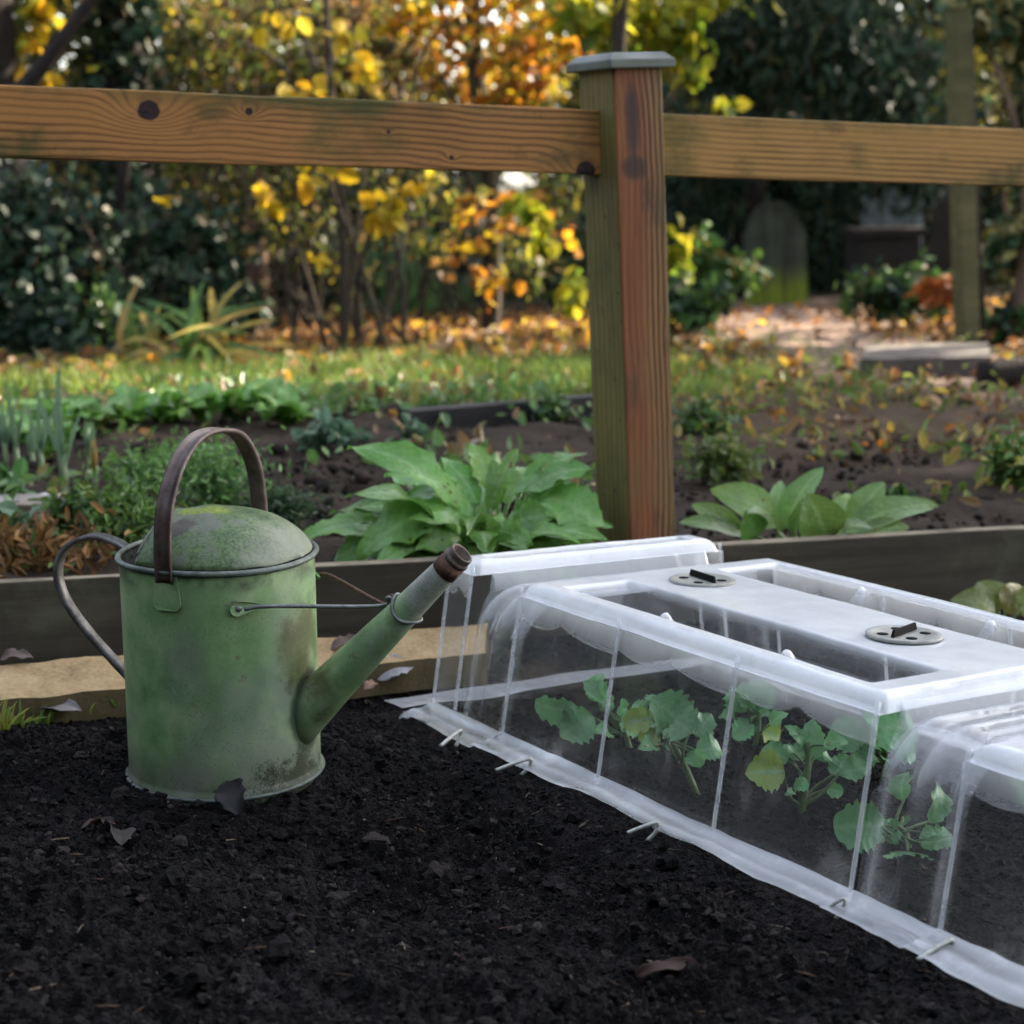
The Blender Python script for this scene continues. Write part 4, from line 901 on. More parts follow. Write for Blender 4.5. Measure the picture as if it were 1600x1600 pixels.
def feathery(label, px, py, wpx, hpx, n=900, cols=MG_, cat='carrot', name='carrot_top', group=None, size=.019, wid=.28):
    g = gnd(px, py); d = (g-Cv)@Fv; w_, h_ = wpx*d/F_PX/2, hpx*d/F_PX; t = thing(name, label, cat, g, group)
    P = []; ms = MB()
    for k in range(16):
        a = rng.uniform(0, 6.28); r = rng.random()**.6; tip = np.array([math.cos(a)*w_*r, math.sin(a)*w_*.7*r, h_*(1-.55*r*r)*rng.uniform(.7, 1)])
        c = bez([(0, 0, -.01), tip*np.array([.35, .35, .6]), tip], 12); ms.tube(c, np.linspace(.0025, .0008, 12), 4, (.06, .13, .03))
        u = rng.random(n//16)**.7; q = np.array([c[min(11, int(v*11))] for v in u]); P.append(q+rng.normal(size=q.shape)*np.array([.016, .016, .012])*(.4+u[:, None])*(w_/.07))
    foliage('leaves', np.concatenate(P), size, wid, cols, VEG, t, .0, .3); ms.build('stems', VEG, t); return t
CT_ = [(.13, .27, .07, 3), (.18, .34, .08, 2), (.08, .17, .05, 2)]
feathery('feathery carrot top directly behind the can handle', 345, 815, 200, 120, 1300, CT_)
feathery('smaller feathery carrot top farther back, seen through the can handle', 300, 745, 170, 60, 800, CT_)
feathery('carrot top between the leeks and the can handle', 225, 770, 130, 66, 700, CT_)
feathery('feathery carrot top between the side handle and the white stone', 205, 850, 190, 110, 1500, [(.1, .2, .04, 3), (.15, .26, .05, 2), (.05, .11, .03, 1)])
feathery('low dark carrot top just right of the can rim', 435, 832, 140, 70, 1300, [(.03, .075, .03, 3), (.05, .11, .04, 2)])
feathery('small bushy green weed left of the can with yellowing tips', 130, 838, 130, 60, 700, [(.08, .15, .03, 3), (.16, .18, .03, 1), (.05, .1, .03, 2)], 'weed', 'leafy_weed', None, .03, .6)
feathery('pale blue-green weed seedling on the soil, left of the kale tip', 520, 700, 95, 34, 260, [(.1, .19, .11, 3), (.07, .14, .07, 2)], 'weed', 'leafy_weed', None, .035, .7)
feathery('tiny upright blue-green weed behind the kale', 645, 702, 40, 42, 120, [(.09, .17, .1, 3), (.07, .14, .07, 2)], 'weed', 'leafy_weed', None, .03, .6)
feathery('pale leaved weed at the left edge in front of the dry clippings', 12, 852, 90, 50, 260, [(.12, .2, .1, 3), (.08, .16, .07, 2)], 'weed', 'leafy_weed', None, .035, .8)
feathery('green leafed weed touching the left edge beside the white stone', 0, 782, 60, 46, 140, [(.08, .2, .05, 3)], 'weed', 'leafy_weed', None, .04, .8)
# dry clippings
g = gnd(30, 885); t = foliage('dry_clippings', clump((g[0]-.06, g[1]+.06, g[2]+.01), (.14, .09, .04), 1500, 20, .4), .032, .3, [(.22, .11, .035, 3), (.14, .07, .025, 3), (.3, .17, .06, 1), (.06, .1, .02, 1)], DEAD, None, .0, .5)
tag(t, 'heap of dry brown plant clippings behind the left end of the bed board', 'clippings')
# lettuces and leeks
LETT = [(40, 690), (92, 682), (150, 676), (208, 672), (262, 668), (318, 664), (368, 660), (425, 656), (70, 720), (455, 672)]
for k, (px, py) in enumerate(LETT):
    g = gnd(px, py); t = thing('lettuce', 'small bright green lettuce in the row behind the can', 'lettuce', g, 'row of small lettuces'); mb = MB()
    for j in range(16):
        a = rng.uniform(0, 6.28); L = rng.uniform(.07, .125); d = np.array([math.cos(a), math.sin(a), rng.uniform(.6, 2.2)]); d /= np.linalg.norm(d)
        blade(mb, d*.012, d*L, .055, (-d[0], -d[1]-.2, .9), .05, 'round', .08, .2, 3, np.array((.13, .30, .045))*rng.uniform(.75, 1.2), (.3, .42, .14), 10, 7, j+k, .25)
    mb.build('leaves', VEG, t)
LEEK = [(28, 735, 150), (66, 740, 130), (104, 775, 215), (98, 750, 180), (150, 772, 120), (142, 740, 90), (10, 725, 110), (52, 730, 80)]
for k, (px, py, hp) in enumerate(LEEK):
    g = gnd(px, py); d0 = (g-Cv)@Fv; h_ = hp*d0/F_PX
    t = thing('leek', 'slim blue-green leek standing in the left bed', 'leek', g, 'thin leeks at the left'); ms = MB(); ms.tube([(0, 0, -.02), (0, 0, h_*.3)], [.006, .005], 8, (.3, .38, .2)); ms.build('stem', VEG, t); mb = MB()
    for j in range(4):
        a = rng.uniform(0, 6.28); lean = rng.uniform(.05, .4) if j else .04; d = np.array([math.cos(a)*lean, math.sin(a)*lean, 1]); L = h_*(1 if j == 0 else rng.uniform(.5, .85))
        blade(mb, (0, 0, h_*.18), np.array([0, 0, h_*.18])+d*L*.82, .010, (-d[0]-.2, -1, .1), .03, 'strap', .01, .3, 0, np.array((.16, .26, .15)) if not (k == 4 and j > 1) else (.4, .27, .06), (.2, .3, .2), 10, 5, j)
    mb.build('leaves', VEG, t)
# stone, planks, mounds
def lump(name, label, cat, g, r, mat, sq=.6, seed=0, yaw=0, dis=.18):
    v, f = ico2(); v2 = []
    for p in v: v2.append(p*(1+dis*vn(np.array([p[0]*1.7+seed]), np.array([p[1]*1.7]), np.array([p[2]*1.7]), seed)[0]))
    v = np.array(v2)*np.array([r, r*.7, r*sq]); ca, sa_ = math.cos(yaw), math.sin(yaw); v = np.stack([v[:, 0]*ca-v[:, 1]*sa_, v[:, 0]*sa_+v[:, 1]*ca, v[:, 2]], -1)+np.array(g)+np.array([0, 0, r*sq*.45])
    mb = MB(); mb.add(v, [tuple(q) for q in f.tolist()]); o = mb.build(name, mat, None, True); o.modifiers.new('sub', 'SUBSURF').render_levels = 2; return tag(o, label, cat)
WHITE = metal_mat('pale_stone', (.45, .44, .43), (.75, .74, .74), .7, 0, 25)
lump('stone', 'white flat stone on the soil at the end of a plank, left of the can', 'stone', gnd(78, 787), .040, WHITE, .35, 3, 0)
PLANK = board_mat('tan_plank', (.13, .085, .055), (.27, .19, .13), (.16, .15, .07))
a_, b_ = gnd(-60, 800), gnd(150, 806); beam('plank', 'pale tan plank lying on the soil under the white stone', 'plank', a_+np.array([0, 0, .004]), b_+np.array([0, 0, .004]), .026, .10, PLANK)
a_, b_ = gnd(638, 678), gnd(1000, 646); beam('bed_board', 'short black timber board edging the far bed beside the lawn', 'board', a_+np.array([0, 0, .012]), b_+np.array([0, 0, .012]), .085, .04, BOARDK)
a_, b_ = gnd(190, 812), gnd(620, 782); 
PATHS = metal_mat('grey_stone', (.03, .024, .021), (.10, .08, .068), .85, 0, 14)
a_ = gnd(1345, 592); b_ = gnd(1548, 588); dv = np.array([0.1, .42, 0]); up_ = np.array([0, 0, .062])
slab('stone_step', 'low stone step with pale worn top at the edge of the path', [a_+up_, b_+up_, b_+up_+dv, a_+up_+dv], .10, PATHS, 'step', 3)
g = gnd(1545, 604); mb = MB(); mb.tube(bez([(-.02, 0, .03), (.12, .03, .035), (.30, .05, .03)], 10), np.array([.045]*5+[.05]*5), 10); o = mb.build('log', BARKD, None); o.location = g; tag(o, 'short black log lying right of the stone step', 'log')

# leaves fallen round the can
def dead_leaf(label, px, py, L, W, col, yaw, tilt, lift=.004, dep=None, cat='leaf', name='fallen_leaf', roll=0.0):
    g = gnd(px, py) if dep is None else sl(px, py, .024 if 'sandstone' in label and 'below' not in label else .0); gx = np.array([g[0]]), np.array([g[1]])
    z = float(soil_z(*gx)[0]) if dep is None else g[2]
    mb = MB(); d = np.array([math.cos(yaw)*math.cos(tilt), math.sin(yaw)*math.cos(tilt), math.sin(tilt)])
    blade(mb, -d*L/2, d*L/2, W, (math.sin(roll)*-math.sin(yaw), math.sin(roll)*math.cos(yaw), math.cos(roll)), .10, 'oval', .05, .35, 4, col, tuple(c*1.6 for c in col), 22, 11, len(label), .1)
    o = mb.build(name, DEAD, None); o.location = (g[0], g[1], z+lift); s_ = o.modifiers.new('thick', 'SOLIDIFY'); s_.thickness = .0008; return tag(o, label, cat)
dead_leaf('dark curled dead leaf on open soil left of centre, in front of the can', 182, 1326, .060, .032, (.020, .016, .017), rad(-62), rad(8), .008, roll=.5)
dead_leaf('small brown dead leaf curled just above the dark leaf at left', 152, 1304, .036, .016, (.038, .014, .008), rad(20), rad(10), .008, roll=.3)
dead_leaf('grey-violet dead leaf leaning against the foot of the can', 364, 1262, .052, .034, (.014, .0115, .013), rad(-68), rad(-28), .014, roll=-.3)
dead_leaf('long reddish brown dead leaf sunk in soil near the bottom edge', 1045, 1530, .062, .014, (.030, .010, .007), rad(12), rad(6), .002, roll=-.4)
dead_leaf('pale silver leaf lying under the spout behind the soil', 616, 1056, .060, .045, (.34, .32, .34), rad(25), rad(14), .008, 2.42, roll=-.5)
dead_leaf('pale grey leaf left of the can below the sandstone slab', 92, 1112, .06, .028, (.22, .2, .2), rad(-8), rad(4), .004, 2.33, roll=-.3)
dead_leaf('brown speckled leaf on sandstone beside the bed board under the spout', 545, 1012, .05, .028, (.12, .075, .06), rad(10), rad(8), .004, 2.52, roll=-.3)
dead_leaf('grey-brown leaf on the sandstone slab at the far left', 25, 1032, .045, .022, (.12, .085, .075), rad(5), rad(5), .004, 2.46, roll=-.3)
dead_leaf('white scrap of leaf on the soil near the far cloche corner', 640, 1128, .03, .012, (.4, .4, .42), rad(-15), rad(8), .006, 2.28, roll=-.3)
dead_leaf('small tan leaf on soil left of the spout foot', 580, 1078, .03, .016, (.2, .11, .08), rad(60), rad(8), .006, 2.37, roll=-.3)
def tuft(label, px, py, dep, hpx, n, spread, cols, name='grass_tuft', cat='grass tuft', wid=.0035, group=None, onback=False):
    g = sl(px, py, -.008) if dep else gnd(px, py); dep = (g-Cv)@Fv; h_ = hpx*dep/F_PX; t = thing(name, label, cat, g, group); mb = MB()
    for j in range(n):
        a = rng.uniform(0, 6.28); ln = abs(rng.normal())*.55; b = np.array([rng.normal()*spread, rng.normal()*spread*.6, -.006]); L = h_*rng.uniform(.5, 1.1)
        d = np.array([math.cos(a)*ln, math.sin(a)*ln, 1]); d /= np.linalg.norm(d); c = cols[rng.integers(len(cols))]
        blade(mb, b, b+d*L, wid*rng.uniform(.7, 1.3), (-d[0]-.1, -.8, .4), .12, 'strap', 0, .3, 0, np.array(c[:3]), np.array(c[:3])*1.2, 7, 3, j, .35)
    mb.build('blades', GRASS, t); return t
GC = [(.12, .21, .03), (.2, .28, .04), (.07, .15, .025)]
tuft('yellow-green grass tuft at the left edge under the sandstone slab', 8, 1142, 2.30, 62, 40, .02, [(.2, .26, .04), (.28, .24, .05), (.12, .2, .03)])
tuft('small grass tuft growing by the left side of the can', 160, 1098, 2.34, 34, 36, .022, GC)
tuft('tiny grass tuft between the silver leaf and the left edge', 62, 1128, 2.32, 34, 16, .012, GC)
tuft('grass tuft against the can at the end of the sandstone slab', 205, 1092, 2.36, 30, 24, .012, GC)
feathery('small green weed at the foot of the bed board at far left', 45, 1022, 60, 26, 90, [(.06, .14, .07, 3)], 'weed', 'leafy_weed', None, .03, .7).location = [float(q) for q in at(38, 1030, 2.53)]

# ------------------------------------------------------------------ lawn, litter, weeds behind
def pick(n, x0, x1, y0, y1, f):
    x = rng.uniform(x0, x1, n*4); y = rng.uniform(y0, y1, n*4); k = rng.random(n*4) < f(x, y); return x[k][:n], y[k][:n]
x, y = pick(20000, -2.6, 1.2, 4.6, 7.6, lambda x, y: (zones(x, y)[1]*.95*np.clip(.65+.9*fbm(x, y, 2.5, 2, 97), .1, 1)+.03)*(np.abs(x) < y*.40))
n_ = len(x); h_ = rng.uniform(.03, .085, n_); P0 = np.stack([x, y, zback(x, y)], -1); ln = rng.normal(size=(n_, 2))*.5
tipp = P0 + np.stack([ln[:, 0]*h_, ln[:, 1]*h_, h_], -1); sdv = np.stack([np.cos(ln[:, 0]*9), np.sin(ln[:, 0]*9), 0*x], -1)*.004
V = np.stack([P0-sdv, P0+sdv, tipp], 1).reshape(-1, 3); Fq = np.arange(n_*3).reshape(-1, 3)
C = np.repeat(np.array([(.09, .17, .02), (.13, .2, .025), (.06, .12, .02), (.2, .22, .04)])[rng.integers(0, 4, n_)]*rng.uniform(.7, 1.3, (n_, 1)), 3, 0)
tag(fastmesh('lawn_grass', V, Fq, C, GRASS), 'rough green lawn grass behind the vegetable beds', 'grass', kind='stuff')
def litter_f(x, y):
    li, la, pa, n, n2 = zones(x, y); return np.clip(li*.75*(1-.93*pa)+la*.75+.02, 0, 1)*np.clip(.55+n2, .15, 1)*(np.abs(x) < y*.42+.2)
x, y = pick(11000, -3.5, 4.2, 3.6, 11.5, litter_f); n_ = len(x); P = np.stack([x, y, zback(x, y)+rng.uniform(.004, .035, n_)], -1)
V, Fq = leaves(P, rng.uniform(.03, .075, n_)*np.clip(.45+.55*(y-3.6)/2.6, .45, 1), .62, .1, 1.5, 2.0); tag(fastmesh('leaf_litter', V, Fq, pal(LIT_, n_, .35), AUTUMN), 'fallen autumn leaves in yellow, tan and brown littering the ground', 'leaf litter', kind='stuff')
x, y = pick(2600, .3, 4.0, 3.3, 6.8, lambda x, y: np.clip(sst(.1, .5, x)*(.4+fbm(x, y, 2, 2, 91)), 0, 1)*(1-.9*zones(x, y)[2])); n_ = len(x); P = np.stack([x, y, zback(x, y)+rng.uniform(.005, .05, n_)], -1)
V, Fq = leaves(P, rng.uniform(.02, .05, n_), .5, -.5, .8); tag(fastmesh('ground_weeds', V, Fq, pal([(.1, .15, .03, 3), (.16, .2, .04, 2), (.3, .24, .06, 2), (.2, .12, .05, 2)], n_, .3), GRASS), 'low weeds and stalks covering the right-hand ground', 'weeds', kind='stuff')
x, y = pick(5000, -2.2, 3.5, 2.85, 5.0, lambda x, y: .8*(y > board_y(x)+.06)); n_ = len(x)
V1, F1, C1 = clods('d', 5200, -1.9, 2.4, 2.8, 5.0, .004, .022, lambda x, y: zback(x, y), lambda x, y: (y > board_y(x)+.08) & (np.abs(x) < y*.38), [(.022, .016, .013), (.035, .025, .02), (.016, .012, .01), (.05, .036, .03)])
tag(fastmesh('bed_clods', V1, F1, C1, CLOD, None, True), 'crumbly brown clods covering the bed behind the board', 'soil', kind='stuff')
WEEDS = [(1090, 690, 120, 60, MG_, 'sunlit grassy weed beside the right of the post'), (1125, 745, 130, 55, [(.16, .2, .05, 3), (.1, .16, .04, 2)], 'pale feathery weed right of the post base'), (1580, 770, 110, 95, [(.1, .2, .04, 3), (.3, .3, .05, 2), (.06, .13, .03, 2)], 'yellow-green leafy weed at the right edge above the board'), (1400, 805, 60, 32, MG_, 'little weed on the soil right of the cabbage'), (700, 660, 80, 28, MG_, 'low weed in front of the black board'), (860, 660, 60, 34, MG_, 'small weed behind the kale near the post')]
for px, py, wp, hp, cc, lb in WEEDS: feathery(lb, px, py, wp, hp, 420, cc, 'weed', 'leafy_weed', None, .034, .35)
for px, py, hp, nn, lb in [(30, 640, 60, 30, 'grass tuft standing behind the leeks at the left edge'), (500, 640, 46, 30, 'grass tuft on the lawn right of the lettuces'), (590, 625, 40, 26, 'grass tuft left of the black board end'), (660, 610, 44, 30, 'grass tuft behind the left end of the black board'), (770, 605, 44, 30, 'grass tuft behind the middle of the black board'), (880, 600, 50, 34, 'yellow grass tuft on the lawn beside the post'), (1090, 625, 46, 34, 'sunny grass tuft on the lawn right of the post'), (1180, 600, 40, 26, 'grass tuft at the edge of the path'), (400, 600, 46, 28, 'grass tuft in front of the strap leaves')]:
    tuft(lb, px, py, None, hp, nn*2, .045, GC+[(.25, .26, .05)], 'grass_tuft', 'grass tuft', .009, 'rough tufts on the lawn')
x, y = pick(1500, -2.0, .25, 3.0, 5.0, lambda x, y: np.clip(.25+1.6*fbm(x, y, 2.2, 2, 191), 0, 1)*(y > board_y(x)+.15)*(np.abs(x) < y*.36)); n_ = len(x); P = np.stack([x, y, zback(x, y)+rng.uniform(.005, .05, n_)], -1)
V, Fq = leaves(P, rng.uniform(.02, .05, n_), .55, -.6, .8); tag(fastmesh('bed_weeds', V, Fq, pal([(.1, .2, .05, 3), (.14, .24, .06, 2), (.22, .2, .06, 1), (.2, .12, .05, 1)], n_, .3), VEG), 'scattered seedling weeds and leaf scraps on the bed behind the can', 'weeds', kind='stuff')
def strapplant(label, px, py, hpx, n, cols, L=.4, wid=.035, name='strap_leaved_plant', cat='plant', lean=1.1, spread=.04):
    g = gnd(px, py); d0 = (g-Cv)@Fv; h_ = hpx*d0/F_PX; t = thing(name, label, cat, g); mb = MB()
    for j in range(n):
        a = rng.uniform(0, 6.28); ln = abs(rng.normal())*lean; d = np.array([math.cos(a)*ln, math.sin(a)*ln*.7, 1]); d /= np.linalg.norm(d); b = np.array([rng.normal()*spread, rng.normal()*spread, -.01]); c = np.array(cols[rng.integers(len(cols))])[:3]
        blade(mb, b, b+d*h_*L*rng.uniform(.7, 1.2), wid, (-d[0]*.3, -.6, .8), .22, 'strap', 0, .25, 0, c, c*1.2, 12, 5, j, .45)
    mb.build('leaves', GRASS, t); return t
strapplant('clump of arching strap leaves, green turning yellow, among the fallen leaves', 330, 580, 96, 26, [(.06, .13, .03), (.1, .17, .03), (.3, .2, .05), (.25, .2, .04), (.06, .12, .03)], 1.5, .032, lean=2.4)
strapplant('tan and green strap leaves leaning left of the arching clump', 232, 562, 100, 6, [(.36, .24, .08), (.2, .2, .05), (.1, .16, .03)], 1.2, .03, lean=.7)
strapplant('tall upright tuft of fresh green grass under the rail', 625, 500, 140, 60, [(.05, .12, .03), (.08, .17, .035), (.06, .13, .05)], 1.0, .014, 'tall_grass', 'grass tuft', .28, .10)
strapplant('shorter spray of green grass right of the tall tuft', 690, 490, 70, 40, [(.06, .13, .04), (.1, .18, .05)], 1.0, .012, 'tall_grass', 'grass tuft', .5, .10)
feathery('pale green fern rising against dark ivy at the left', 165, 560, 110, 120, 700, MG_, 'fern', 'fern', None, .05, .35)

# ------------------------------------------------------------------ graves, far post
def stone_mat(name, a, b, moss):
    M = Mat(name); x, y, z = M.xyz(); n = M.noise(6, 5, .7); c = M.ramp(n, [(.3, a), (.7, b)]); c = M.mix((z+(n-.5)*.25).step(.30, .06)*.9, c, moss)
    c = M.mix(M.noise(9, 2, .5, M.vec(x*3, y, z*.15)).step(.45, .6)*.5, c, (.015, .016, .014)); return M.pbr(c, .9, bump=M.bump(n, .5, .01), spec=.2)
GST = stone_mat('mossy_gravestone', (.045, .055, .042), (.10, .11, .085), (.20, .26, .025)); GSP = stone_mat('blue_grey_gravestone', (.10, .13, .14), (.17, .20, .21), (.1, .12, .08)); GSD = stone_mat('dark_gravestone', (.010, .008, .0075), (.026, .021, .019), (.012, .012, .008))
def headstone(label, base, w_, h_, arch, thick, mat, lean=0, yaw=0, shoulder=.16):
    """flat stone slab with shoulders and a round arch between"""
    sh = w_*shoulder; hs_ = h_-arch; pts = [(-w_/2, -.05), (w_/2, -.05), (w_/2, hs_), (w_/2-sh*.5, hs_+.012), (w_/2-sh, hs_+.004)]
    rr = w_/2-sh
    for t_ in np.linspace(0, PI, 18)[1:-1]: pts.append((rr*math.cos(t_), hs_+arch*math.sin(t_)))
    pts += [(-w_/2+sh, hs_+.004), (-w_/2+sh*.5, hs_+.012), (-w_/2, hs_)]
    n = len(pts); mb = MB(); mb.add([(x, 0, z) for x, z in pts]+[(x, thick, z) for x, z in pts], [tuple(range(n)), tuple(range(2*n-1, n-1, -1))]+[((k+1) % n, k, n+k, n+(k+1) % n) for k in range(n)])
    o = mb.build('gravestone', mat, None, False); bevel(o, .008, 2); o.location = [float(q) for q in base]; o.rotation_euler = (rad(-2), rad(lean), yaw); return tag(o, label, 'gravestone')
def px2m(px, d): return px*d/F_PX
g = gnd(1216, 474); d = (g-Cv)@Fv; print('GRAVE', g, d)
headstone('arched grey gravestone with bright moss low on its face, beside the path', g, px2m(97, d), px2m(158, d), px2m(46, d), .09, GST, -1.7, rad(8), .07)
g = at(1392, 400, 14); g[2] = zback(g[0], g[1]); headstone('pale blue-grey gravestone half hidden in the dark beyond the path', g, px2m(92, 14), px2m(1, 14)*0+.74-.74+float(at(1392, 288, 14)[2]-g[2]), .1, .12, GSP, 2, 0)
g = at(1470, 440, 10.5); g[2] = zback(g[0], g[1]); headstone('dark leaning gravestone left of the far fence post', g, px2m(66, 10.5), float(at(1470, 285, 10.5)[2]-g[2]), .12, .12, GSD, 9, rad(-10))
g = at(1390, 420, 12); g[2] = zback(g[0], g[1]); mb = MB(); w_ = px2m(48, 12); top_ = float(at(1390, 356, 12)[2]-g[2]); mb.box(-w_, w_, 0, .5, -.1, top_-.06); o1 = mb.build('chest', GSD, None, False); o1.location = g; tag(o1, 'low dark chest tomb under trees beyond the path', 'tomb')
o1.name = 'chest_tomb'; mb = MB(); mb.box(-w_-.04, w_+.04, -.04, .54, top_-.058, top_); bevel(mb.build('lid', GSD, o1, False), .01)
g = at(1512, 522, 6.9); g[2] = zback(g[0], g[1]); t = thing('far_fence_post', 'thin green-stained fence post beyond the path with ivy beside it', 'fence post', g); hh = float(at(1495, 20, 6.9)[2]-g[2])
mb = MB(); w_ = px2m(15, 6.9); mb.grid(np.array([[(x*w_, y*w_, z) for x, y in ((-1, -1), (1, -1), (1, 1), (-1, 1))] for z in (-.1, hh*.33, hh*.66, hh)]), (1, 1, 1), True); mb.f.append(tuple(mb.n-4+k for k in range(4))); FP = board_mat('algae_post', (.045, .045, .02), (.12, .105, .05), (.09, .1, .03)); bevel(mb.build('post_shaft', FP, t, False), .005); t.rotation_euler = (0, rad(-3.6), rad(20))
mb = MB(); mb.tube([(w_*2.6, .05, -.05), (w_*2.2, .05, hh*.5), (w_*2.0, .05, hh*.95)], [w_*.7, w_*.6, w_*.6], 8); mb.build('strut', BARKD, t)

# ------------------------------------------------------------------ trees and shrubs
def gb(px, d):
    """ground point under pixel column px at depth d"""
    p = at(px, 300, d); return np.array([p[0], p[1], float(zback(p[0], p[1]))-.03])
def R(p, base): return np.asarray(p)-base
def cp(base, px, py, d, rx, ry, n, k=12, cr=.3, rd=None):
    """foliage clump centred where a pixel points at depth d, radii in pixels"""
    s_ = d/F_PX; return clump(R(at(px, py, d), base), (rx*s_, (rd or rx*.8)*s_, ry*s_), n, k, cr)
# tall ivy-clad tree
b = gb(205, 8.6); P = []
z_ = rng.uniform(0, 3.2, 2600); a_ = rng.uniform(0, 6.28, 2600); r_ = .13+.05*rng.random(2600)+.05*fbm(a_, z_, 2, 2, 5)
P.append(np.stack([r_*np.cos(a_)-.02*z_*.3, r_*np.sin(a_), z_], -1)); P.append(blob((.4, .6, 4.4), (1.3, 1.3, 1.0), 1800))
tree('ivy_clad_tree', 'dark tree trunk wrapped in blue-green ivy, left of the photo behind the rail', 'tree', b, [(0, 0, -.1, .13), (-.01, 0, 1.2, .12), (-.02, .0, 2.4, .1), (.1, .1, 4.4, .06)], [((-.0, 0, 2.6), (.9, .5, 4.2), .05, .02), ((0, 0, 3.0), (-.6, .4, 4.6), .05, .02)], P, .07, .8, BG_+DG_, IVY, BARKD, .5)
# dark forked tree at far left
b = gb(8, 8.0); tp = R(at(158, -20, 7.7), b)
tree('forked_tree', 'dark forked tree at the far left with yellowing leaves and a slanting limb', 'tree', b, [(0, 0, -.1, .12), (.02, 0, .8, .10), (-.04, 0, 2.2, .09), (-.2, .2, 3.8, .05)], [(R(at(12, 165, 7.7), b), tp, .042, .026), (tp, tp+np.array([.5, .2, 1.2]), .03, .01), ((0, 0, 1.0), R(at(-60, 40, 8), b), .04, .02)],
     [cp(b, 40, 75, 7.9, 22, 14, 26, 3), cp(b, 52, 124, 7.9, 26, 12, 24, 3), cp(b, 75, 20, 7.9, 24, 22, 26, 4), cp(b, 110, -60, 8.2, 200, 60, 300), blob((.2, .2, 3.4), (1.2, 1.0, .8), 900)], .085, .85, Y_+[(.3, .33, .03, 2)], AUTUMN, BARKD)
b = gb(270, 10); tree('slim_tree', 'slim pale brown tree trunk just right of the ivy-clad trunk', 'tree', b, [(0, 0, -.1, .06), (.0, 0, .9, .055), (.06, .0, 2.2, .05), (.2, .1, 4.6, .03)], [((.06, 0, 2.2), (.8, .2, 4.4), .03, .01)], [blob((.2, .2, 4.2), (1.1, 1.0, .9), 900), cp(b, 300, 60, 10, 60, 70, 60, 8)], .08, .8, OL_+Y_[:1], AUTUMN, BARKP)
b = gb(395, 9.4); tree('leaning_tree', 'dull brown leaning stem with small olive leaves, left of the hazel', 'tree', b, [(0, 0, -.1, .07), (.02, 0, .9, .06), (.16, .05, 1.9, .055), (.5, .1, 4, .03)], [((.03, 0, 1.1), R(at(560, 10, 9.2), b), .035, .015), ((.02, 0, .9), R(at(330, 20, 9.6), b), .03, .012)], [cp(b, 440, 60, 9.4, 150, 120, 1000, 40, .25), cp(b, 560, 70, 9.8, 120, 100, 700, 30, .25), cp(b, 340, 90, 9.8, 90, 110, 500, 22, .25), cp(b, 360, 220, 9.6, 120, 110, 400, 16, .25), blob((.4, .2, 3.6), (1.3, 1.0, .9), 900)], .07, .75, [(.14, .085, .035, 3), (.2, .12, .045, 1.5), (.08, .06, .02, 3), (.05, .06, .02, 2), (.4, .3, .03, .6)], AUTUMN, BARKP)
# hazel with hanging yellow leaves
b = gb(520, 6.9); mb_tips = [(430, 230), (560, 200), (640, 120), (480, 60), (600, 260), (350, 120), (540, -40), (700, 30), (400, 380), (470, 300)]
limbs = []
for px, py in mb_tips:
    q = R(at(px, py, 6.7+rng.uniform(-.3, .5)), b); limbs.append((np.array([rng.normal()*.16, rng.normal()*.1, 0]), q, .011, .004))
for k in range(16):
    q0 = R(at(rng.uniform(420, 680), rng.uniform(60, 260), 6.9), b); limbs.append((q0, q0+np.array([rng.normal()*.35, rng.normal()*.2, rng.uniform(-.25, .35)]), .008, .003))
hz = [cp(b, px, py, 6.6, rx, ry, n, 3, .3) for px, py, rx, ry, n in [(412, 300, 10, 14, 6), (422, 322, 14, 12, 7), (472, 276, 16, 12, 6), (494, 402, 18, 10, 5), (585, 328, 14, 12, 6), (612, 335, 12, 18, 8), (632, 292, 14, 12, 6), (610, 310, 12, 10, 5), (246, 308, 8, 6, 3), (495, 142, 26, 16, 22), (675, 280, 14, 10, 6), (530, 245, 40, 20, 16), (480, 40, 60, 30, 10), (380, 180, 60, 60, 8), (560, 80, 60, 60, 22)]]
tree('hazel_shrub', 'hazel shrub of thin arching brown stems with sparse hanging yellow leaves', 'shrub', b, [(0, 0, -.1, .018), (.03, 0, .5, .016), (.0, .1, 1.4, .012), (.1, .1, 2.2, .006)], limbs, hz, .075, .8, Y_, AUTUMN, BARK, .5)
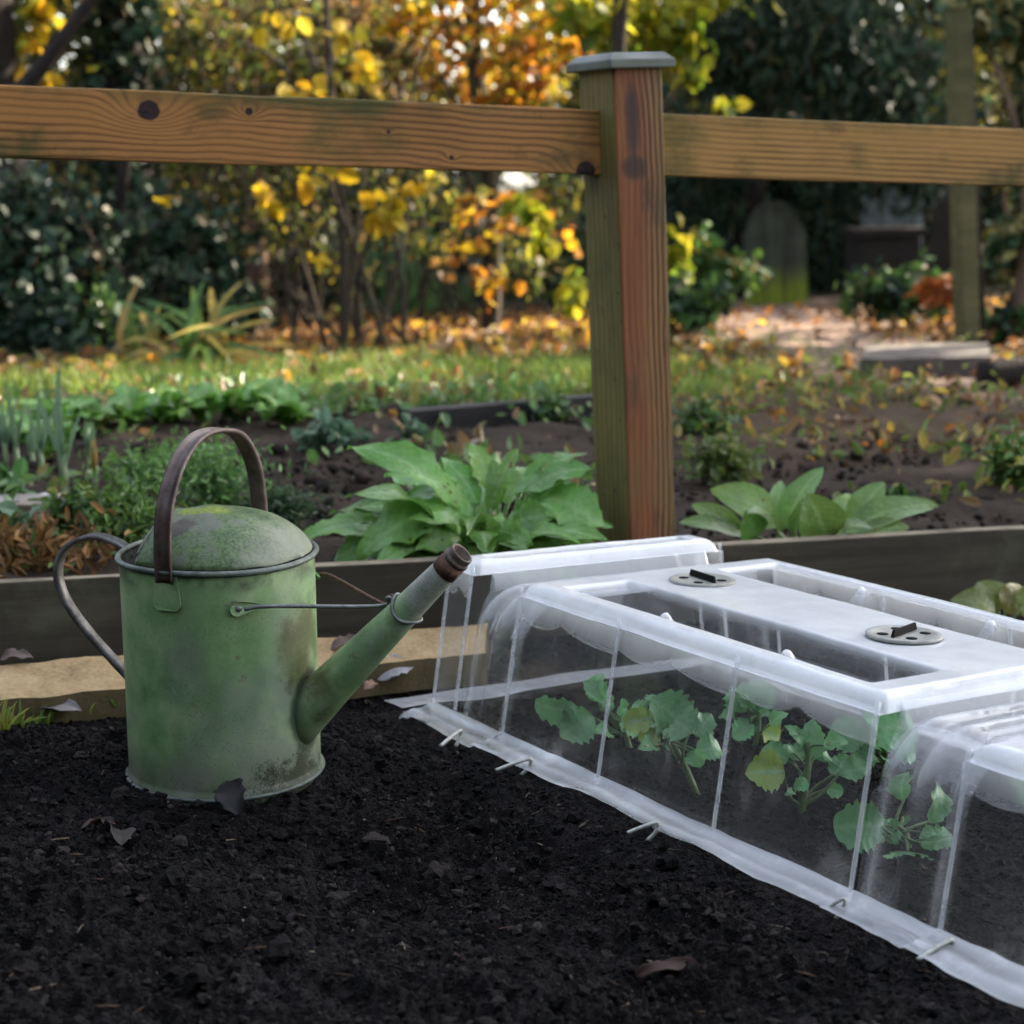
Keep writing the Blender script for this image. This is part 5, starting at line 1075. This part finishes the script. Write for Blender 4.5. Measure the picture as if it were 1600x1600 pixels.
# tangle of thin stems with small leaves
SM_ = [(.15, .15, .025, 3), (.36, .28, .035, 1.2), (.08, .10, .02, 4), (.12, .08, .035, 3), (.05, .07, .02, 4)]
for k_, (px, d_, lb, spots) in enumerate([(60, 8.3, 'thin tangled shrub with tiny yellow-green leaves, at the left edge', [(40, 210, 90, 120, 260), (130, 330, 70, 90, 160), (60, 60, 90, 80, 340), (0, 450, 60, 60, 90)]), (285, 8.9, 'thin tangled shrub with tiny yellow-green leaves, right of the ivy-clad trunk', [(270, 320, 60, 110, 320), (320, 200, 80, 110, 420), (300, 60, 90, 80, 420), (250, 430, 50, 50, 80)]), (450, 8.7, 'thin tangled shrub with tiny leaves among the hazel stems', [(430, 330, 90, 90, 260), (500, 220, 100, 100, 420), (450, 70, 120, 90, 520), (540, 400, 70, 60, 110)]), (650, 9.6, 'thin tangled shrub with lit leaves behind the orange maple', [(640, 330, 70, 90, 240), (680, 200, 110, 90, 420), (620, 60, 110, 80, 420), (820, 400, 70, 60, 160), (870, 300, 50, 60, 200)])]):
    b = gb(px, d_); lm = []
    for j in range(22):
        q = R(at(px+rng.normal()*110, rng.uniform(-60, 380), d_+rng.normal()*.3), b); lm.append((np.array([rng.normal()*.25, rng.normal()*.15, 0]), q, .009, .003))
    tree('tangled_shrub', lb, 'shrub', b, [(0, 0, -.1, .014), (.03, 0, .5, .012), (.0, .1, 1.3, .008), (.1, .1, 2.2, .004)], lm, [cp(b, qx, qy, d_+rng.normal()*.2, rx, ry, n, 26, .24) for qx, qy, rx, ry, n in spots], .05, .7, SM_, AUTUMN, BARK, .4)
# orange and yellow maple
b = gb(760, 8.6); mp = [cp(b, px, py, d_, rx, ry, n, k, .28) for px, py, d_, rx, ry, n, k in [(665, 95, 8.0, 34, 26, 34, 5), (735, 50, 8.4, 60, 50, 90, 16), (800, 95, 8.2, 70, 60, 130, 22), (860, 60, 8.4, 60, 60, 100, 18), (770, 150, 8.3, 60, 30, 60, 8), (840, 150, 8.2, 60, 30, 90, 10), (640, 20, 8.4, 50, 30, 50, 8), (720, 130, 8.6, 40, 24, 24, 5), (745, 310, 8.0, 44, 22, 30, 6), (715, 330, 8.1, 30, 20, 12, 4), (770, 365, 8.1, 34, 24, 14, 5), (745, 400, 8.1, 44, 36, 26, 8), (770, 440, 8.2, 40, 30, 22, 7), (700, 410, 8.3, 40, 40, 14, 7), (830, 350, 8.3, 60, 50, 40, 12), (700, -40, 8.6, 140, 60, 260, 20), (860, -60, 8.6, 140, 60, 260, 20)]]
mp.append(cp(b, 800, -10, 9.2, 170, 60, 360, 24, .25)); mp.append(cp(b, 720, 90, 9.4, 70, 60, 260, 16, .3)); mp.append(blob((0, .3, 3.2), (1.6, 1.2, 1.0), 1800))
tree('maple_tree', 'small maple with glowing orange and yellow leaves left of the post cap', 'tree', b, [(0, 0, -.1, .05), (.02, 0, .7, .045), (-.04, 0, 1.6, .04), (.1, 0, 3.2, .02)], [((0, 0, .8), R(at(900, 60, 8.5), b), .02, .006), ((0, 0, .6), R(at(650, 80, 8.3), b), .018, .005), ((0, 0, 1.0), R(at(850, 140, 8.3), b), .016, .005), ((0, 0, .5), R(at(750, 310, 8.1), b), .012, .004), ((0, 0, 1.3), R(at(1000, -20, 8.5), b), .02, .006)], mp, .058, .95, O_[:2]+O_[3:]+Y_+[(.2, .1, .03, 3), (.12, .12, .03, 3)], AUTUMN, BARK, .4)
b = gb(960, 7.6); yg = [cp(b, px, py, d_, rx, ry, n, k, .28) for px, py, d_, rx, ry, n, k in [(920, 25, 7.6, 60, 36, 110, 9), (985, 40, 7.8, 70, 50, 170, 12), (1060, 50, 7.8, 56, 50, 150, 10), (1075, 120, 7.8, 24, 20, 26, 4), (1140, 165, 7.8, 26, 12, 14, 3), (1090, -30, 7.9, 90, 40, 180, 10), (845, 335, 7.6, 22, 16, 20, 4), (850, 380, 7.7, 18, 20, 20, 4), (800, 315, 7.8, 30, 22, 28, 5), (1060, 395, 7.6, 26, 40, 40, 6), (890, 440, 7.7, 24, 36, 30, 6)]]
yg.append(blob((.2, .2, 2.9), (1.3, 1.1, .9), 1400))
tree('lime_shrub', 'yellow-green leafed young tree directly behind the post', 'tree', b, [(0, 0, -.1, .04), (.02, 0, .7, .035), (.04, 0, 1.6, .03), (.1, 0, 3, .015)], [((0, 0, .7), R(at(1090, 60, 7.8), b), .018, .005), ((0, 0, .5), R(at(850, 350, 7.7), b), .012, .004), ((0, 0, 1.0), R(at(900, 10, 7.6), b), .014, .004)], yg, .075, .85, YG_, AUTUMN, BARK, .4)
# yew
b = gb(1345, 14.6); yw = [cp(b, px, py, d_, rx, ry, n, k, .26) for px, py, d_, rx, ry, n, k in [(1130, 60, 11.2, 80, 60, 700, 14), (1230, 70, 11, 90, 90, 1000, 18), (1330, 80, 11, 90, 100, 1100, 18), (1400, 140, 11.3, 70, 110, 800, 16), (1180, 150, 11.6, 80, 60, 500, 12), (1290, 190, 12.3, 80, 60, 500, 12), (1200, 130, 12.6, 200, 130, 1500, 30), (1400, 200, 12.8, 120, 120, 1200, 24), (1260, -80, 11.5, 260, 90, 2000, 30), (1330, 340, 14.4, 46, 60, 500, 10), (1300, 400, 14.2, 34, 60, 300, 8), (1110, 330, 13.2, 60, 110, 500, 14), (1400, 230, 13.6, 120, 70, 700, 16)]]
yw.append(blob((0, .4, 3.4), (2.2, 1.6, 1.3), 3500))
tree('yew_tree', 'dark drooping yew overhanging the path behind the right-hand rail', 'tree', b, [(0, 0, -.1, .2), (.02, 0, .9, .17), (-.02, .1, 2, .14), (0, .2, 4.2, .06)], [((0, 0, 1.4), R(at(1110, 70, 11.9), b), .06, .02), ((0, 0, 1.5), R(at(1420, 60, 11.9), b), .05, .02), ((0, 0, 1.5), R(at(1250, 60, 11.2), b), .05, .02)], yw, .11, .3, DG_+BG_, IVY, BARKD, .8)
# dark understorey behind everything
b = gb(1170, 15.2); P = [cp(b, px, py, d_, rx, ry, n, 16, .3) for px, py, d_, rx, ry, n in [(1080, 330, 14.6, 120, 110, 1300), (1200, 250, 15.4, 140, 140, 1700), (1230, 380, 15.6, 110, 70, 900), (1340, 260, 16, 150, 150, 1500), (1470, 300, 15.5, 100, 130, 1200)]]
tree('holly_bush', 'nearly black evergreen bush filling the gap behind the gravestones', 'shrub', b, [(0, 0, -.1, .06), (0, 0, .6, .05), (0, 0, 1.5, .02)], [], P, .10, .6, DG_, IVY, BARKD, .2)
b = gb(130, 7.6); P = [cp(b, px, py, d_, rx, ry, n, 16, .3) for px, py, d_, rx, ry, n in [(60, 330, 7.4, 110, 80, 900), (60, 440, 7.2, 110, 80, 900), (170, 400, 7.8, 90, 100, 900), (240, 470, 7.6, 80, 60, 700), (110, 520, 7.1, 110, 40, 600), (300, 400, 8.2, 90, 100, 800), (-80, 400, 7.4, 100, 120, 700), (330, 480, 7.8, 70, 40, 400)]]
tree('ivy_thicket', 'low dark blue-green ivy thicket at the left under the rail', 'shrub', b, [(0, 0, -.1, .05), (.1, 0, .4, .04), (.2, 0, .9, .02)], [((rng.normal()*.3, -.3, .0), R(at(rng.uniform(-40, 340), rng.uniform(250, 420), 7.1), b), .010, .004) for k in range(14)], P, .06, .8, BG_+DG_, IVY, BARKD, .5)
b = gb(470, 11); P = [cp(b, px, py-22, d_+2.3, rx, ry, n, 16, .3) for px, py, d_, rx, ry, n in [(400, 380, 8.8, 90, 90, 700), (500, 420, 8.8, 90, 60, 600), (600, 410, 9.2, 90, 60, 500), (560, 330, 9.4, 110, 80, 600), (450, 300, 9.2, 80, 80, 500)]]
tree('bramble_thicket', 'dark green bramble thicket behind the hazel stems', 'shrub', b, [(0, 0, -.1, .04), (.1, 0, .4, .03), (.2, 0, .9, .01)], [((0, 0, .1), R(at(420, 330, 11), b), .015, .006), ((0, 0, .1), R(at(620, 360, 11.3), b), .015, .006)], P, .08, .75, DG_+[(.05, .08, .03, 2), (.1, .1, .03, 1)], IVY, BARK, .4)
b = gb(720, 12.6); P = [cp(b, px, py-15, d_+2.2, rx, ry, n, 18, .3) for px, py, d_, rx, ry, n in [(640, 380, 10.4, 100, 60, 500), (760, 420, 10.2, 100, 50, 500), (860, 430, 9.8, 80, 50, 400), (720, 300, 10.8, 140, 60, 500), (870, 300, 10.5, 60, 80, 300)]]
tree('laurel_bush', 'hazy blue-green bush glimpsed between the yellow leaves left of the post', 'shrub', b, [(0, 0, -.1, .05), (0, 0, .5, .04), (0, 0, 1.1, .02)], [], P, .10, .6, [(.05, .08, .05, 3), (.08, .11, .06, 2), (.14, .14, .05, 1)], LEAF, BARK, .3)
for px, py, d_, rx, ry, n, lb, cc in [(1105, 430, 8.0, 60, 50, 600, 'leafy green shrub right of the post, low beside the path', MG_+OL_[:1]), (1400, 460, 8.4, 70, 40, 620, 'low green ground plants along the path in front of the dark tomb', MG_+BG_), (1585, 520, 7.2, 60, 60, 620, 'dark green plants at the right edge behind the far fence post', BG_+MG_), (1075, 480, 7.4, 50, 30, 320, 'dark creeping greenery at the bottom of the post shrub', BG_+MG_)]:
    b = gb(px, d_); tree('ground_shrub', lb, 'shrub', b, [(0, 0, -.06, .02), (0, 0, .1, .015), (0, 0, .22, .008)], [], [cp(b, px, py, d_, rx, ry, n, 16, .3)], .06, .7, cc, IVY, BARK, .2)
b = gb(1475, 7.9); tree('rust_shrub', 'clump of rust-orange leaves left of the far fence post', 'shrub', b, [(0, 0, -.05, .012), (0, 0, .08, .01), (0, 0, .16, .006)], [], [cp(b, 1474, 450, 7.9, 30, 13, 150, 6, .3)], .06, .7, [(.45, .13, .03, 3), (.36, .1, .03, 2), (.5, .2, .05, 1)], DEAD, BARK, .2)
b = gb(1590, 7.1); P = [cp(b, px, py, d_, rx, ry, n, 14, .28) for px, py, d_, rx, ry, n in [(1530, 20, 6.9, 50, 26, 200), (1600, 30, 7, 60, 40, 260), (1610, 200, 7.2, 50, 110, 500), (1590, 380, 7.2, 44, 70, 260), (1660, -60, 7.1, 150, 60, 500), (1680, 300, 7.3, 90, 180, 700)]]
tree('climbing_shrub', 'climber with beige-yellow and green leaves over the far post at top right', 'shrub', b, [(0, 0, -.1, .03), (.05, 0, .8, .03), (0, 0, 1.8, .02)], [((0, 0, .8), R(at(1530, 20, 6.9), b), .015, .006), ((0, 0, .4), R(at(1680, 120, 7.2), b), .02, .008), ((0, 0, .4), R(at(1570, 300, 7.1), b), .012, .005)], P, .07, .8, [(.22, .2, .08, 3), (.3, .26, .1, 2), (.05, .1, .04, 3), (.04, .08, .04, 2)], LEAF, BARKP, .3)
b = gb(1450, 15.5); tree('golden_tree', 'distant sunlit golden tree seen past the yew near the right', 'tree', b, [(0, 0, -.1, .1), (0, 0, 1.5, .08), (.1, 0, 4, .04)], [((0, 0, 1.5), (1.2, 0, 3.6), .04, .01), ((0, 0, 1.5), (-1.0, .2, 3.4), .04, .01)], [cp(b, 1455, 140, 15.3, 70, 90, 500, 20, .3), cp(b, 1100, 100, 15.5, 160, 80, 500, 20, .3), blob((0, .5, 3.6), (2.2, 1.5, 1.4), 1800)], .12, .8, [(.5, .42, .06, 3), (.4, .36, .06, 2), (.3, .3, .05, 2)], AUTUMN, BARK)
# wood beyond
NW = 120000
xw = rng.uniform(-12, 14, NW); yw_ = rng.uniform(15.5, 24, NW); zw = (rng.random(NW)**1.7)*8
k = fbm(xw, zw*1.2, .8, 3, 77)+fbm(xw, zw, 2.5, 2, 78)*.6 > -.34; P = np.stack([xw, yw_, zback(xw, yw_)+zw], -1)[k]
t = foliage('far_wood', P, .17, .75, [(.14, .11, .03, 2), (.09, .075, .022, 3), (.05, .065, .016, 4), (.03, .045, .014, 4), (.42, .3, .05, .8)], AUTUMN, None, .3, .3); tag(t, 'mass of brown and gold woodland foliage closing the view', 'woodland', kind='stuff')
for px, d_, r_, lb in [(330, 15, .12, 'thick brown trunk in the wood behind the leaning stem'), (580, 16, .09, 'thin dark trunk in the wood behind the hazel'), (1160, 14.5, .14, 'broad black trunk in the dark under the yew')]:
    b = gb(px, d_); tree('woodland_tree', lb, 'tree', b, [(0, 0, -.2, r_*1.2), (.05, 0, 1.5, r_), (.0, 0, 3, r_*.9), (.2, 0, 6, r_*.5)], [((0, 0, 3), (1.1, 0, 5.5), r_*.4, .02), ((0, 0, 3.2), (-1.0, .3, 5.6), r_*.4, .02)], [blob((.1, 0, 5.4), (1.9, 1.6, 1.3), 1300)], .2, .75, OL_, AUTUMN, BARKD if d_ < 15 else BARK)
# trees to the right, outside the picture, that keep the low sun off the beds
def shade_tree(label, c, r, n, size):
    b = np.array([c[0], c[1], float(zback(c[0], c[1]))]); h_ = c[2]-b[2]
    tree('beech_tree', label, 'tree', b, [(0, 0, -.1, .2), (.05, 0, h_*.4, .17), (0, 0, h_*.8, .12), (0, .1, h_+r*.6, .03)], [((0, 0, h_*.6), (r*.7*math.cos(t_), r*.7*math.sin(t_), h_+.2), .07, .02) for t_ in np.linspace(0, 6.2, 6)], [blob((0, 0, h_), (r, r, r*.85), n, .55)], size, .8, OL_+MG_[:1], LEAF)
sv = np.array(sd)
def along(p, t_): return np.array(p)+sv*t_
shade_tree('broad dense beech standing right of the garden, casting the shade over the beds', along((.1, 2.3, .2), 8.6), 2.3, 9000, .22)
shade_tree('second beech further right, its crown thinner and nearer the camera', along((1.2, .4, .2), 8.4), 2.0, 6000, .22)

def porous_tree(label, c, r, n, size):
    b = np.array([c[0], c[1], float(zback(c[0], c[1]))]); h_ = c[2]-b[2]
    tree('birch_tree', label, 'tree', b, [(0, 0, -.1, .1), (.05, 0, h_*.4, .08), (0, 0, h_*.8, .06), (0, .1, h_+r*.6, .02)], [((0, 0, h_*.6), (r*.7*math.cos(t_), r*.7*math.sin(t_), h_+.2), .03, .01) for t_ in np.linspace(0, 6.2, 6)], [clump((0, 0, h_), (r, r, r*.85), n, 60, .14)], size, .8, Y_+OL_, AUTUMN)
porous_tree('open-crowned birch right of the lawn, dappling the fallen leaves', along((-.9, 6.4, 0), 9.5), 2.2, 480, .2)
porous_tree('thin yellow birch beyond the path at the right', along((1.2, 6.6, 0), 8.5), 1.8, 200, .2)
porous_tree('slender birch nearest the beds on the right', along((.6, 4.6, 0), 9.0), 1.3, 330, .2)

t = thing('added_back_hedge', 'unseen tall dark hedge added behind the viewer to cut the front light', 'hedge', (0, -3.2, 0)); n = 16000  # added out of view to block skylight on camera-facing sides
P = np.stack([rng.uniform(-7, 7, n), rng.uniform(-.7, .7, n), rng.uniform(0, 4.2, n)], -1); foliage('foliage', P, .24, .6, DG_, IVY, t, .2, .2)
mb = MB()
for xx in np.linspace(-6.5, 6.5, 14): mb.tube([(xx, 0, -.1), (xx+.05, 0, 2), (xx, .05, 3.6)], [.06, .05, .02], 8)
mb.build('stems', BARKD, t)
t = thing('added_side_hedge', 'unseen dark hedge added along the left side to deepen the shade', 'hedge', (-5.2, 1.5, 0)); n = 9000  # second added leaf wall, blocks light from the left
P = np.stack([rng.uniform(-.6, .6, n), rng.uniform(-4, 3.2, n), rng.uniform(0, 3.2, n)], -1); foliage('foliage', P, .24, .6, DG_, IVY, t, .2, .2)
mb = MB()
for yy in np.linspace(-3.6, 3, 8): mb.tube([(0, yy, -.1), (.05, yy, 1.5), (0, yy, 2.8)], [.05, .04, .02], 8)
mb.build('stems', BARKD, t)
